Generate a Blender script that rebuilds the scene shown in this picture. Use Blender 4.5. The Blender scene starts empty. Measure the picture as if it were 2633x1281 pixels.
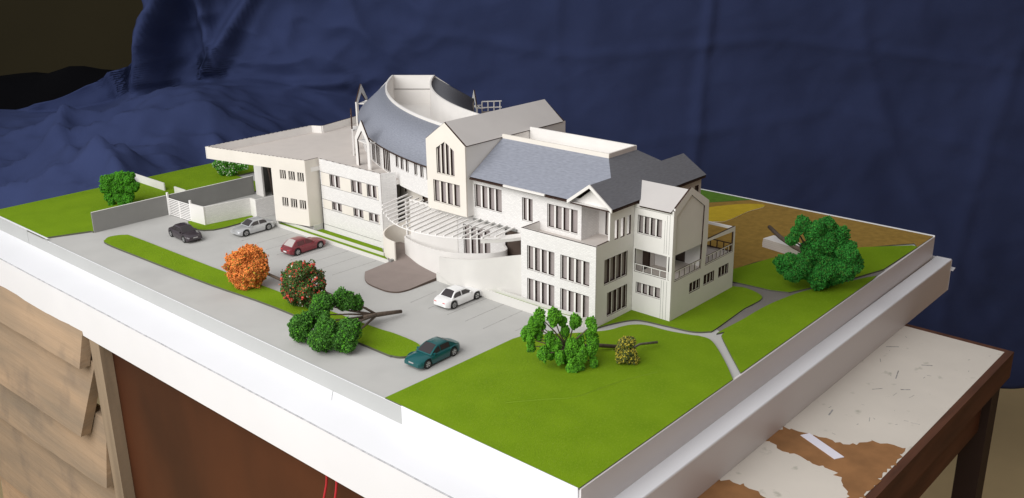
import bpy, bmesh, math, random
from mathutils import Vector, Matrix, noise
from mathutils.geometry import tessellate_polygon
random.seed(7)
S = bpy.context.scene
COL = S.collection
PI = math.pi

# ------------------------------------------------------------------ camera
CAM = Vector((-55.820, -35.344, 28.616))
YAW, PITCH, ROLL = math.radians(42.19413), math.radians(19.30282), math.radians(-0.74054)
fw = Vector((math.cos(YAW)*math.cos(PITCH), math.sin(YAW)*math.cos(PITCH), -math.sin(PITCH)))
rt = Vector((math.sin(YAW), -math.cos(YAW), 0))
upv = rt.cross(fw)
r2 = rt*math.cos(ROLL) + upv*math.sin(ROLL)
u2 = -rt*math.sin(ROLL) + upv*math.cos(ROLL)
cd = bpy.data.cameras.new('camera'); cam = bpy.data.objects.new('camera', cd); COL.objects.link(cam)
cd.sensor_width = 36; cd.lens = 36*2520.8/2633; cd.clip_start = 0.5; cd.clip_end = 2000
cam.matrix_world = Matrix(((r2.x, u2.x, -fw.x, CAM.x), (r2.y, u2.y, -fw.y, CAM.y), (r2.z, u2.z, -fw.z, CAM.z), (0, 0, 0, 1)))
S.camera = cam

# ------------------------------------------------------------------ light
w = bpy.data.worlds.new('World'); S.world = w; w.use_nodes = True
bg = w.node_tree.nodes['Background']; bg.inputs[0].default_value = (0.95, 0.96, 1.0, 1); bg.inputs[1].default_value = 0.45
def area(name, loc, target, sx, sy, power, col):
    l = bpy.data.lights.new(name, 'AREA'); l.shape = 'RECTANGLE'; l.size = sx; l.size_y = sy; l.energy = power; l.color = col
    o = bpy.data.objects.new(name, l); COL.objects.link(o); o.location = loc
    o.rotation_euler = (Vector(target)-Vector(loc)).to_track_quat('-Z', 'Y').to_euler()
    return o
area('doorway_light', (-92, 24, 68), (0, 20, 0), 135, 90, 178000, (1.0, 0.985, 0.965))
S.view_settings.view_transform = 'Standard'; S.view_settings.look = 'None'
S.view_settings.exposure = 0.0; S.view_settings.gamma = 1.0
S.render.engine = 'CYCLES'
S.cycles.max_bounces = 5

# ------------------------------------------------------------------ materials
def mat(name, col, rough=0.8, var=0.0, vscale=1.0, vstretch=(1, 1, 1), bump=0.0, bscale=20.0, bstretch=None, metal=0.0, spec=0.3,
        col2=None, island=0.0, coat=0.0, objrand=None, wallmap=False, brick=None, spots=None):
    m = bpy.data.materials.new(name); m.use_nodes = True
    nt = m.node_tree; N = nt.nodes; L = nt.links
    b = N['Principled BSDF']; b.inputs['Roughness'].default_value = rough; b.inputs['Metallic'].default_value = metal
    b.inputs['Specular IOR Level'].default_value = spec; b.inputs['Coat Weight'].default_value = coat
    tc = N.new('ShaderNodeTexCoord'); vec = tc.outputs['Object']
    if wallmap:
        sp = N.new('ShaderNodeSeparateXYZ'); L.new(vec, sp.inputs[0])
        ad = N.new('ShaderNodeMath'); ad.operation = 'ADD'; L.new(sp.outputs[0], ad.inputs[0]); L.new(sp.outputs[1], ad.inputs[1])
        cb = N.new('ShaderNodeCombineXYZ'); L.new(ad.outputs[0], cb.inputs[0]); L.new(sp.outputs[2], cb.inputs[1]); vec = cb.outputs[0]
    def nz(scale, stretch, detail=5):
        mp = N.new('ShaderNodeMapping'); mp.inputs['Scale'].default_value = stretch; L.new(vec, mp.inputs[0])
        n = N.new('ShaderNodeTexNoise'); n.inputs['Scale'].default_value = scale; n.inputs['Detail'].default_value = detail
        L.new(mp.outputs[0], n.inputs['Vector']); return n
    c = None
    base = (*col, 1)
    if var > 0:
        n = nz(vscale, vstretch)
        rp = N.new('ShaderNodeValToRGB'); rp.color_ramp.elements[0].position = 0.3; rp.color_ramp.elements[1].position = 0.7
        o2 = col2 if col2 else tuple(x*(1-var) for x in col)
        rp.color_ramp.elements[0].color = (*o2, 1); rp.color_ramp.elements[1].color = base
        L.new(n.outputs['Fac'], rp.inputs[0]); c = rp.outputs[0]
    hgt = None
    if brick:
        bt = N.new('ShaderNodeTexBrick'); L.new(vec, bt.inputs['Vector'])
        bt.inputs['Scale'].default_value = 1; bt.inputs['Brick Width'].default_value = brick[0]; bt.inputs['Row Height'].default_value = brick[1]
        bt.inputs['Mortar Size'].default_value = brick[2]; bt.inputs['Mortar Smooth'].default_value = 0.4
        bt.inputs['Color1'].default_value = base; bt.inputs['Color2'].default_value = (*[x*brick[3] for x in col], 1)
        bt.inputs['Mortar'].default_value = (*[x*brick[4] for x in col], 1)
        dn = nz(5, (1, 1, 1)); mx = N.new('ShaderNodeMixRGB'); mx.inputs[0].default_value = 0.16
        L.new(vec, mx.inputs[1]); L.new(dn.outputs['Color'], mx.inputs[2]); L.new(mx.outputs[0], bt.inputs['Vector'])
        c = bt.outputs['Color']; hgt = bt.outputs['Fac']
    if spots:
        n = nz(spots[0], (1, 1, 1), 6); rp = N.new('ShaderNodeValToRGB')
        rp.color_ramp.elements[0].position = spots[1]; rp.color_ramp.elements[1].position = spots[1]+spots[2]
        rp.color_ramp.elements[0].color = (0, 0, 0, 1); rp.color_ramp.elements[1].color = (1, 1, 1, 1)
        L.new(n.outputs['Fac'], rp.inputs[0])
        mx = N.new('ShaderNodeMixRGB'); L.new(rp.outputs[0], mx.inputs[0])
        if c: L.new(c, mx.inputs[1])
        else: mx.inputs[1].default_value = base
        mx.inputs[2].default_value = (*spots[3], 1); c = mx.outputs[0]
    if objrand:
        oi = N.new('ShaderNodeObjectInfo'); mx = N.new('ShaderNodeMixRGB'); L.new(oi.outputs['Random'], mx.inputs[0])
        mx.inputs[1].default_value = (1, 1, 1, 1); mx.inputs[2].default_value = (*objrand, 1)
        ml = N.new('ShaderNodeMixRGB'); ml.blend_type = 'MULTIPLY'; ml.inputs[0].default_value = 1; L.new(c, ml.inputs[1]); L.new(mx.outputs[0], ml.inputs[2]); c = ml.outputs[0]
    if island > 0:
        g = N.new('ShaderNodeNewGeometry'); hs = N.new('ShaderNodeHueSaturation')
        mr = N.new('ShaderNodeMapRange'); mr.inputs[3].default_value = 1-island; mr.inputs[4].default_value = 1+island
        L.new(g.outputs['Random Per Island'], mr.inputs[0]); L.new(mr.outputs[0], hs.inputs['Value'])
        if c: L.new(c, hs.inputs['Color'])
        else: hs.inputs['Color'].default_value = base
        c = hs.outputs[0]
    if c: L.new(c, b.inputs['Base Color'])
    else: b.inputs['Base Color'].default_value = base
    if bump > 0:
        n = nz(bscale, bstretch or (1, 1, 1)); bp = N.new('ShaderNodeBump'); bp.inputs['Strength'].default_value = bump; bp.inputs['Distance'].default_value = 0.1
        L.new(n.outputs['Fac'], bp.inputs['Height']); L.new(bp.outputs[0], b.inputs['Normal'])
    elif hgt:
        bp = N.new('ShaderNodeBump'); bp.inputs['Strength'].default_value = 0.25; bp.inputs['Distance'].default_value = 0.03; bp.invert = True
        L.new(hgt, bp.inputs['Height']); L.new(bp.outputs[0], b.inputs['Normal'])
    return m

M = {}
M['card'] = mat('white_card', (0.79, 0.765, 0.735), 0.75, var=0.07, vscale=0.45, bump=0.03, bscale=14)
M['cream'] = mat('cream_card', (0.77, 0.722, 0.65), 0.75, var=0.06, vscale=0.45, bump=0.03, bscale=14)
M['stone'] = mat('stone_print_card', (0.80, 0.78, 0.76), 0.8, wallmap=True, brick=(0.24, 0.10, 0.016, 0.90, 0.84))
M['burnt'] = mat('burnt_card_edge', (0.055, 0.028, 0.02), 0.85, var=0.5, vscale=6)
M['pane'] = mat('window_backing', (0.37, 0.325, 0.315), 0.4, var=0.12, vscale=0.9)
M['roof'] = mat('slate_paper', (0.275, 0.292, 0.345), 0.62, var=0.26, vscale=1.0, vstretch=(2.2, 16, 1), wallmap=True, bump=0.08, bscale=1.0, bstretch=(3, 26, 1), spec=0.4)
M['roofdark'] = mat('shaded_slate_paper', (0.165, 0.168, 0.185), 0.62, var=0.26, vscale=1.0, vstretch=(2.2, 16, 1), wallmap=True, bump=0.08, bscale=1.0, bstretch=(3, 26, 1), spec=0.4)  # same slate paper, shade of slopes facing away put into the colour
M['floorcard'] = mat('terrace_card', (0.60, 0.55, 0.51), 0.85, var=0.06, vscale=0.8, bump=0.02)
M['rampcard'] = mat('ramp_card', (0.70, 0.68, 0.645), 0.8, var=0.08, vscale=0.5, bump=0.03)
M['roofcard'] = mat('grey_card', (0.56, 0.535, 0.515), 0.8, var=0.05, vscale=0.6, bump=0.02)
M['grey'] = mat('grey_paper', (0.455, 0.450, 0.432), 0.9, var=0.07, vscale=0.35, bump=0.10, bscale=16, spots=(0.22, 0.54, 0.2, (0.405, 0.40, 0.385)))
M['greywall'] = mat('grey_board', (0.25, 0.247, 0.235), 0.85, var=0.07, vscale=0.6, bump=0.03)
M['greyface'] = mat('grey_face_paper', (0.43, 0.435, 0.425), 0.9, var=0.04, vscale=0.3)
M['plaza'] = mat('brown_paper', (0.25, 0.205, 0.185), 0.85, var=0.08, vscale=0.8, bump=0.04)
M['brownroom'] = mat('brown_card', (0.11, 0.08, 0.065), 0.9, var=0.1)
M['grass'] = mat('flock_grass', (0.175, 0.288, 0.008), 0.95, var=0.3, vscale=0.35, col2=(0.14, 0.243, 0.006), bump=0.6, bscale=26, spec=0.1, spots=(7.0, 0.52, 0.30, (0.205, 0.305, 0.022)))
M['grassedge'] = mat('mat_edge', (0.10, 0.10, 0.075), 0.9)
M['seamgrass'] = mat('seam_flock', (0.19, 0.295, 0.02), 0.95, bump=0.5, bscale=20)
M['soil'] = mat('brown_flock', (0.33, 0.205, 0.048), 0.95, var=0.25, vscale=1.6, bump=0.5, bscale=26, spec=0.1)
M['sand'] = mat('yellow_flock', (0.52, 0.37, 0.03), 0.95, var=0.15, vscale=1.6, bump=0.4, bscale=26, spec=0.1)
M['grassdk'] = mat('dark_flock', (0.10, 0.21, 0.025), 0.95, var=0.2, vscale=2, bump=0.5, bscale=26, spec=0.1)
M['board'] = mat('white_board', (0.80, 0.805, 0.83), 0.5, var=0.05, vscale=0.12, spec=0.4)
M['skirtgrey'] = mat('pale_board', (0.66, 0.63, 0.62), 0.4, var=0.03, vscale=0.15, spec=0.45)
M['darkpath'] = mat('dark_path_paper', (0.185, 0.17, 0.155), 0.9, var=0.08, vscale=0.8)
M['foldgrey'] = mat('fold_edge_card', (0.20, 0.20, 0.21), 0.9, var=0.7, vscale=2.5, col2=(0.45, 0.45, 0.46))  # grey card thickness showing along the shelf fold
M['line'] = mat('pencil_line', (0.13, 0.12, 0.115), 0.9, var=0.6, vscale=4, col2=(0.40, 0.39, 0.38))
M['slat'] = mat('white_plastic', (0.88, 0.86, 0.84), 0.5)
M['bark'] = mat('bark', (0.14, 0.105, 0.08), 0.85, var=0.4, vscale=5, bump=0.3, bscale=12)
M['barkgrey'] = mat('bark_grey', (0.20, 0.175, 0.15), 0.85, var=0.4, vscale=5, bump=0.3, bscale=12)
def leaf(n, c, isl=0.35, **k): M[n] = mat(n, c, 0.75, island=isl, spec=0.2, **k)
leaf('leaf_orange', (0.66, 0.215, 0.05), 0.45)
leaf('leaf_green', (0.055, 0.165, 0.022), 0.5)
leaf('leaf_dark', (0.035, 0.105, 0.018), 0.5)
leaf('leaf_bright', (0.10, 0.31, 0.018), 0.4)
leaf('leaf_lawn', (0.06, 0.24, 0.012), 0.4)
leaf('leaf_big', (0.025, 0.17, 0.022), 0.45)
leaf('leaf_olive', (0.075, 0.105, 0.032), 0.5)
leaf('leaf_yellow', (0.50, 0.42, 0.055), 0.4)
leaf('flower', (0.50, 0.075, 0.05), 0.4)
leaf('blossom', (0.75, 0.78, 0.65), 0.2)
def paint(n, c, **k): M[n] = mat(n, c, 0.28, spec=0.5, coat=0.3, var=0.04, vscale=2, **k)
paint('paint_white', (0.82, 0.82, 0.82)); paint('paint_red', (0.20, 0.025, 0.035)); paint('paint_silver', (0.52, 0.53, 0.54), metal=0.35)
paint('paint_black', (0.045, 0.035, 0.042)); paint('paint_green', (0.004, 0.085, 0.09))
M['glass'] = mat('car_glass', (0.035, 0.03, 0.032), 0.15, spec=0.6)
M['glassred'] = mat('red_tinted_glass', (0.10, 0.022, 0.026), 0.25, spec=0.6)
M['glasspale'] = mat('pale_glass', (0.45, 0.42, 0.40), 0.2, spec=0.6)
M['tyre'] = mat('tyre', (0.02, 0.02, 0.02), 0.7)
M['rim'] = mat('rim', (0.55, 0.55, 0.55), 0.35, metal=0.6)
M['lamp'] = mat('lamp_clear', (0.75, 0.80, 0.80), 0.2); M['tail'] = mat('lamp_red', (0.65, 0.06, 0.06), 0.3)
M['cloth'] = mat('blue_cotton', (0.036, 0.050, 0.126), 0.92, var=0.2, vscale=0.12, vstretch=(1, 1, .6), bump=0.45, bscale=0.55, bstretch=(1, 1, 1.6), spec=0.12)
M['roomwall'] = mat('dim_wall', (0.035, 0.029, 0.012), 0.9, var=0.2, vscale=0.03)
M['bouncewall'] = mat('unseen_bounce_wall', (0.27, 0.125, 0.055), 0.85, var=0.2, vscale=0.05)
M['dark'] = mat('dark_fabric', (0.003, 0.003, 0.004), 0.95, spec=0.05, var=0.2, vscale=0.1)
M['floor'] = mat('room_floor', (0.78, 0.60, 0.32), 0.7, var=0.2, vscale=0.04)
M['tabletop'] = mat('worn_white_paint', (0.66, 0.61, 0.54), 0.55, var=0.08, vscale=0.25, spots=(0.9, 0.64, 0.12, (0.40, 0.385, 0.32)), bump=0.05, bscale=1.5)
M['barewood'] = mat('bare_hardboard', (0.32, 0.155, 0.06), 0.8, var=0.3, vscale=0.6, bump=0.1, bscale=3)
M['woodedge'] = mat('stained_edge', (0.13, 0.05, 0.026), 0.6, var=0.5, vscale=0.5, vstretch=(0.3, 2, 2))
M['leg'] = mat('dark_leg', (0.028, 0.014, 0.011), 0.6)
M['panelwood'] = mat('red_brown_panel', (0.085, 0.024, 0.007), 0.55, var=0.5, vscale=0.12, vstretch=(1, 1, 0.5), spec=0.3)
M['plank'] = mat('weathered_plank', (0.50, 0.33, 0.20), 0.9, var=0.45, vscale=0.30, vstretch=(1, 0.22, 1.6), col2=(0.31, 0.225, 0.15), bump=0.6, bscale=1.0, bstretch=(1, 0.12, 2.6), spots=(0.22, 0.53, 0.2, (0.27, 0.195, 0.135)), objrand=(0.74, 0.80, 0.86))
M['post'] = mat('post_wood', (0.33, 0.25, 0.17), 0.85, var=0.4, vscale=0.4, vstretch=(2, 2, 0.2), bump=0.2, bscale=2)
M['wire'] = mat('red_wire', (0.5, 0.03, 0.04), 0.45)
M['paper'] = mat('paper_strip', (0.74, 0.72, 0.80), 0.7)
M['brownflap'] = mat('brown_flap_card', (0.30, 0.26, 0.24), 0.8)  # plain brown-grey card for the railing upstand

# ------------------------------------------------------------------ helpers
def link(name, me, mats, parent=None):
    o = bpy.data.objects.new(name, me); COL.objects.link(o)
    for x in mats:
        if isinstance(x, str): x = M[x]
        me.materials.append(x)
    if parent: o.parent = parent
    return o
class MB:
    def __init__(s): s.v = []; s.f = []; s.m = []; s.sm = []
    def add(s, vs, fs, mi=0, smooth=False):
        b = len(s.v); s.v += [tuple(v) for v in vs]
        for i, f in enumerate(fs):
            s.f.append([b+x for x in f]); s.m.append(mi[i] if isinstance(mi, (list, tuple)) else mi); s.sm.append(smooth)
    def quad(s, a, b, c, d, mi=0): s.add((a, b, c, d), [(0, 1, 2, 3)], mi)
    def box(s, o, u, v, w, mi=0):      # corner o, edge vectors u,v,w ; mi may be 6 list: -w,+w,-v,+u,+v,-u
        o, u, v, w = Vector(o), Vector(u), Vector(v), Vector(w)
        p = [o, o+u, o+u+v, o+v, o+w, o+u+w, o+u+v+w, o+v+w]
        fs = [(0, 3, 2, 1), (4, 5, 6, 7), (0, 1, 5, 4), (1, 2, 6, 5), (2, 3, 7, 6), (3, 0, 4, 7)]
        if u.cross(v).dot(w) < 0: fs = [tuple(reversed(f)) for f in fs]
        s.add(p, fs, mi)
    def abox(s, x0, x1, y0, y1, z0, z1, mi=0): s.box((x0, y0, z0), (x1-x0, 0, 0), (0, y1-y0, 0), (0, 0, z1-z0), mi)
    def tube(s, pts, rad, n=8, mi=0, cap=True):
        pts = [Vector(p) for p in pts]; rings = []
        rad = rad if isinstance(rad, (list, tuple)) else [rad]*len(pts)
        for i, p in enumerate(pts):
            t = (pts[min(i+1, len(pts)-1)]-pts[max(i-1, 0)]).normalized()
            a = t.orthogonal().normalized() if i == 0 else (rings_a - t*rings_a.dot(t)).normalized()
            rings_a = a; b = t.cross(a)
            rings.append([p+(a*math.cos(2*PI*k/n)+b*math.sin(2*PI*k/n))*rad[i] for k in range(n)])
        vs = [q for r in rings for q in r]; fs = []
        for i in range(len(pts)-1):
            for k in range(n): fs.append((i*n+k, i*n+(k+1) % n, (i+1)*n+(k+1) % n, (i+1)*n+k))
        if cap: fs.append(tuple(range(n-1, -1, -1))); fs.append(tuple((len(pts)-1)*n+k for k in range(n)))
        s.add(vs, fs, mi, True)
    def prism(s, poly, z0, z1, top=0, side=1):
        n = len(poly); a = sum(poly[i][0]*poly[(i+1) % n][1]-poly[(i+1) % n][0]*poly[i][1] for i in range(n))
        if a < 0: poly = list(reversed(poly))
        zz = lambda z, p: z(p) if callable(z) else z
        vt = [(p[0], p[1], zz(z1, p)) for p in poly]; vb = [(p[0], p[1], zz(z0, p)) for p in poly]
        tri = tessellate_polygon([[Vector(p) for p in vt]])
        fs = []
        for t in tri:
            A, B, Cc = (Vector(vt[i]) for i in t)
            fs.append(t if (B-A).cross(Cc-A).z > 0 else tuple(reversed(t)))
        s.add(vt, fs, top)
        s.add(vb, [tuple(reversed(f)) for f in fs], side)
        s.add(vb+vt, [(i, (i+1) % n, n+(i+1) % n, n+i) for i in range(n)], side)
    def build(s, name, mats, parent=None):
        me = bpy.data.meshes.new(name); me.from_pydata(s.v, [], s.f); me.update()
        me.polygons.foreach_set('material_index', s.m); me.polygons.foreach_set('use_smooth', s.sm)
        return link(name, me, mats if isinstance(mats, (list, tuple)) else [mats], parent)
def thing(name, label, cat, loc=(0, 0, 0), rz=0, group=None):
    o = bpy.data.objects.new(name, None); COL.objects.link(o); o.location = loc; o.rotation_euler = (0, 0, rz)
    return tag(o, label, cat, group)
def tag(o, label, cat, group=None):
    o['label'] = label; o['category'] = cat
    if group: o['group'] = group
    return o
def struct(o): o['kind'] = 'structure'; return o
def smoothpoly(pts, k=5, closed=True):
    out = []; n = len(pts)
    for i in range(n if closed else n-1):
        p0, p1, p2, p3 = (Vector(pts[(i+d) % n] if closed else pts[min(max(i+d, 0), n-1)]) for d in (-1, 0, 1, 2))
        for j in range(k):
            t = j/k
            out.append(tuple(0.5*((2*p1)+(p2-p0)*t+(2*p0-5*p1+4*p2-p3)*t*t+(3*p1-p0-3*p2+p3)*t**3)))
    if not closed: out.append(tuple(pts[-1]))
    return out

class Pl:
    """a wall plane: origin, horizontal direction u, outward normal n, z up"""
    def __init__(s, o, u, n): s.o, s.u, s.n = Vector(o), Vector(u).normalized(), Vector(n).normalized()
    def p(s, a, z, d=0.0): return s.o+s.u*a+Vector((0, 0, z))-s.n*d
PX = lambda X: Pl((X, 0, 0), (0, 1, 0), (-1, 0, 0))      # faces -X, u = y
PY = lambda Y: Pl((0, Y, 0), (1, 0, 0), (0, -1, 0))      # faces -Y, u = x
def orient(fs, vs, n):
    out = []
    for f in fs:
        a, b, c = (Vector(vs[i]) for i in f[:3])
        out.append(tuple(f) if (b-a).cross(c-a).dot(n) > 0 else tuple(reversed(f)))
    return out
def rect(a0, a1, z0, z1): return [(a0, z0), (a1, z0), (a1, z1), (a0, z1)]
def panel(name, pl, outline, holes=(), th=0.14, mats=('card', 'burnt'), parent=None, depth=0.0, oe='top'):
    mb = MB(); loops = [outline]+list(holes)
    flat = [q for l in loops for q in l]
    tri = tessellate_polygon([[Vector((q[0], q[1], 0)) for q in l] for l in loops])
    vf = [pl.p(a, z, depth) for a, z in flat]; vb = [pl.p(a, z, depth+th) for a, z in flat]
    ft = orient([t for t in tri], vf, pl.n)
    mb.add(vf, ft, 0); mb.add(vb, [tuple(reversed(f)) for f in ft], 0)
    for l in loops:
        n = len(l); A = [pl.p(a, z, depth) for a, z in l]; B = [pl.p(a, z, depth+th) for a, z in l]
        ei = [1]*n
        if l is outline and oe == 'top':
            for i in range(n):
                p, q = l[i], l[(i+1) % n]
                if abs(q[0]-p[0]) < .02*abs(q[1]-p[1])+.001: ei[i] = 0      # upright outer edges are mitred, not burnt
        mb.add(A+B, [(i, (i+1) % n, n+(i+1) % n, n+i) for i in range(n)], ei)
    return mb.build(name, mats, parent)
WIN = []
def bar(mb, pl, a0, a1, z0, z1, d0, d1):
    # front face card, sides burnt
    o = pl.p(a0, z0, d1); u = pl.u*(a1-a0); v = Vector((0, 0, z1-z0)); w_ = pl.n*(d1-d0)
    mb.box(o, u, v, w_, [1, 0, 1, 1, 1, 1])
def window(pl, a0, a1, z0, z1, n, parent, mull=0.13, frame=0.09, pm='pane', tops=None, cardm='card'):
    """mullioned card window set into an opening; tops(a) gives a sloping head"""
    mb = MB(); top = tops or (lambda a: z1)
    bar(mb, pl, a0, a1, z0, z0+frame*.8, 0.05, 0.25)
    if not tops: bar(mb, pl, a0, a1, z1-frame*0.4, z1, 0.10, 0.25)
    bar(mb, pl, a0, a0+frame*0.8, z0+frame, min(z1, top(a0))-frame*0.6, 0.15, 0.25)
    bar(mb, pl, a1-frame*0.8, a1, z0+frame, min(z1, top(a1))-frame*0.6, 0.08, 0.25)
    for k in range(1, n):
        a = a0+(a1-a0)*k/n; bar(mb, pl, a-mull/2, a+mull/2, z0+frame, min(z1, top(a))-(0 if tops else frame*0.6), 0.03, 0.25)
    wob = mb.build('window', (cardm, 'burnt'), parent)
    for k in range(n):
        b0 = a0+(a1-a0)*k/n; b1 = a0+(a1-a0)*(k+1)/n; pm_ = MB(); mid = []
        q = [pl.p(b0, z0, 0.23), pl.p(b1, z0, 0.23), pl.p(b1, top(b1), 0.23)]
        if tops and b0 < (a0+a1)/2 < b1: q.append(pl.p((a0+a1)/2, top((a0+a1)/2), 0.23))
        q.append(pl.p(b0, top(b0), 0.23))
        pm_.add(q, orient([tuple(range(len(q)))], q, pl.n)); pm_.build('pane', [pm], wob)
    return wob

# ------------------------------------------------------------------ room: floor, wall, cloth, table
mb = MB(); mb.quad((-400, -400, -76), (500, -400, -76), (500, 500, -76), (-400, 500, -76)); struct(mb.build('floor', 'floor'))
F = Vector((math.cos(YAW), math.sin(YAW), 0)); RV = Vector((math.sin(YAW), -math.cos(YAW), 0)); C0 = Vector((CAM.x, CAM.y, 0))
def rp(d, s, z): return C0+F*d+RV*s+Vector((0, 0, z))
mb = MB(); mb.quad(rp(262, -260, -76), rp(262, 260, -76), rp(262, 260, 150), rp(262, -260, 150)); struct(mb.build('wall', 'roomwall'))
mb = MB(); mb.quad((-30, -92, -76), (420, -92, -76), (420, -92, 140), (-30, -92, 140)); struct(mb.build('wall', 'bouncewall'))  # unseen wall added to cut ambient and bounce warm light onto the model

def sstep(a, b, x):
    t = min(1, max(0, (x-a)/(b-a))); return t*t*(3-2*t)
def ridge(s, z, pts, amp, wid, sharp=1.0):
    best = 1e9; tt = 0; side = 0
    for i in range(len(pts)-1):
        a = Vector(pts[i]); b = Vector(pts[i+1]); ab = b-a; q = Vector((s, z))-a
        t = min(1, max(0, q.dot(ab)/ab.length_squared)); dd = q-ab*t; d = dd.length
        if d < best: best = d; side = (ab.x*q.y-ab.y*q.x)/ab.length
    if sharp > 1: return amp*math.exp(-math.sqrt(best*best+.05)/wid)
    return amp*math.exp(-(best/(wid*.8))**2)
def cloth_point(s, t):
    # t 0 top .. 1 bottom
    left = 1-sstep(-46, 10, s)
    zt = 26.0
    zk = 2.0+2.5*math.sin(s*0.11)*left      # height where the sheet starts to sweep forward
    if t < 0.5:
        k = t/0.5; d = 150.0; z = zt+(zk-zt)*k
    else:
        k = (t-0.5)/0.5
        dl = 150-52*(k**1.15); zl = zk-7.5*k
        dr = 150-6*k; zr = zk-(49+1.0*math.sin(s*.1))*k
        d = dl*left+dr*(1-left); z = zl*left+zr*(1-left)
    f = 0.0
    # gathered folds at the left
    f += ridge(s, z, [(-49.0, 18), (-53.6, 10.5), (-55.2, 5), (-55.6, 0)], 6.0, 2.4)
    f += ridge(s, z, [(-49.5, 12), (-51.5, 6), (-52.6, 0)], -2.6, 2.6)
    f += ridge(s, z, [(-37.6, 18), (-45.3, 5.2)], 3.0, 1.5)
    f += ridge(s, z, [(-45.6, 18), (-45.3, 5.2)], 2.2, 1.3)
    f += ridge(s, z, [(-47.8, 15), (-47.2, 7)], -2.2, 1.6)
    f += ridge(s, z, [(-60.5, 7), (-59.2, 2), (-56.5, -2)], 2.6, 1.8)
    f += ridge(s, z, [(-42, 4.5), (-34, 2.6), (-25, 3.4)], 1.5, 1.3)
    wq = noise.noise((s*.05, z*.05+d*.03, 9.1))*3
    rg = lambda x, y, q: 1-abs(noise.noise((x, y, q)))*2
    nn = 1.5*rg(s*0.055+wq*.3, z*0.07+d*0.05, 1.3)+0.9*rg(s*0.11+z*0.05, z*0.13+d*0.09+wq*.2, 4.1)+0.65*rg(s*0.23-z*.1, z*0.25+d*0.16, 7.7)-1.6
    amp = 0.16+1.0*left
    f += nn*amp
    # broad soft folds hanging on the right
    f += (1-left)*(1.5*math.sin(s*0.075+z*0.04+.6)+0.45*noise.noise((s*.09+z*.10, z*.05-s*.03, 8))*2+0.25*noise.noise((s*.22, z*.20, 3)))
    f += (1-left)*(ridge(s, z, [(31, 40), (30.2, 14), (28.8, -4), (26.5, -26), (25, -70)], 0.55, 1.1)+ridge(s, z, [(50, 40), (53.5, 10), (60, -8), (72, -30), (90, -60)], 0.4, 1.8)+ridge(s, z, [(86, 40), (80, 16), (75, -4), (71, -26), (66, -60)], 0.35, 1.6)+ridge(s, z, [(9, 40), (7, 12), (8, -8), (12, -30), (15, -60)], 0.3, 1.4)+ridge(s, z, [(-20, 12), (10, 7), (40, 9), (80, 4), (110, 6)], 0.25, 1.2)+ridge(s, z, [(20, -6), (50, -2), (80, -10), (110, -8)], 0.25, 1.2))
    f *= 1-0.9*left*sstep(0.47, 0.6, t)
    lift = 0
    if t > 0.5:
        g = min(1, (t-0.5)*6)*left
        lift = g*(0.8*noise.noise((s*0.08, d*0.08, 2.2))+1.0*rg(s*.12+3+wq*.25, d*.19+s*.05, 5.2)+0.65*rg(s*.22-d*.1, d*.36+wq*.2, 1)+.3*rg(s*.5, d*.6, 6))
        for pts_, am, wd_ in (([(-98, 129), (-72, 131), (-58, 137), (-44, 141)], 2.6, 3.0), ([(-98, 117), (-70, 119), (-50, 127), (-30, 131)], 2.8, 2.8), ([(-90, 106), (-66, 108), (-46, 113)], 2.2, 2.6), ([(-64, 140), (-59, 126), (-51, 113), (-42, 104)], 2.4, 2.4), ([(-84, 124), (-76, 112), (-70, 100)], 2.6, 3.2), ([(-46, 138), (-36, 124), (-32, 112)], 1.5, 2.6)):
            lift += g*ridge(s+1.2*wq, d+.8*wq, pts_, am*.95, wd_*.62, 2)
    return rp(d-f, s, z+lift+f*0.25*left)
vs = []; fs = []; NS, NT = 300, 150
def sl(t): return -54.5 if t < 0.36 else -54.5-28*sstep(0.36, 0.56, t)-14*sstep(0.5, 0.9, t)
for j in range(NT+1):
    t = j/NT; s0 = sl(t)+0.8*noise.noise((t*9, 0, 0))
    for i in range(NS+1): vs.append(cloth_point(s0+(112-s0)*i/NS, t))
for j in range(NT):
    for i in range(NS): a = j*(NS+1)+i; fs.append((a, a+NS+1, a+NS+2, a+1))
mb = MB(); mb.add(vs, fs, 0, True)
cl = mb.build('backdrop_cloth', 'cloth'); tag(cl, 'creased navy blue cotton sheet hung behind the model', 'cloth')
so = cl.modifiers.new('thick', 'SOLIDIFY'); so.thickness = 0.15
# dark bundle beyond the cloth at far left
mb = MB()
nv = 24; vs = []; fs = []
for j in range(9):
    for i in range(nv+1):
        a = j/8*PI; s = -104+60*i/nv
        r = 6.0+1.6*noise.noise((s*0.12, j*0.4, 3))
        vs.append(rp(166-r*1.5*math.cos(a), s, -6+r*1.55*math.sin(a)))
for j in range(8):
    for i in range(nv): a = j*(nv+1)+i; fs.append((a, a+1, a+nv+2, a+nv+1))
mb.add(vs, fs, 0, True); tag(mb.build('fabric_bundle', 'dark'), 'black rolled fabric lying behind the blue sheet', 'fabric')

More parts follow.
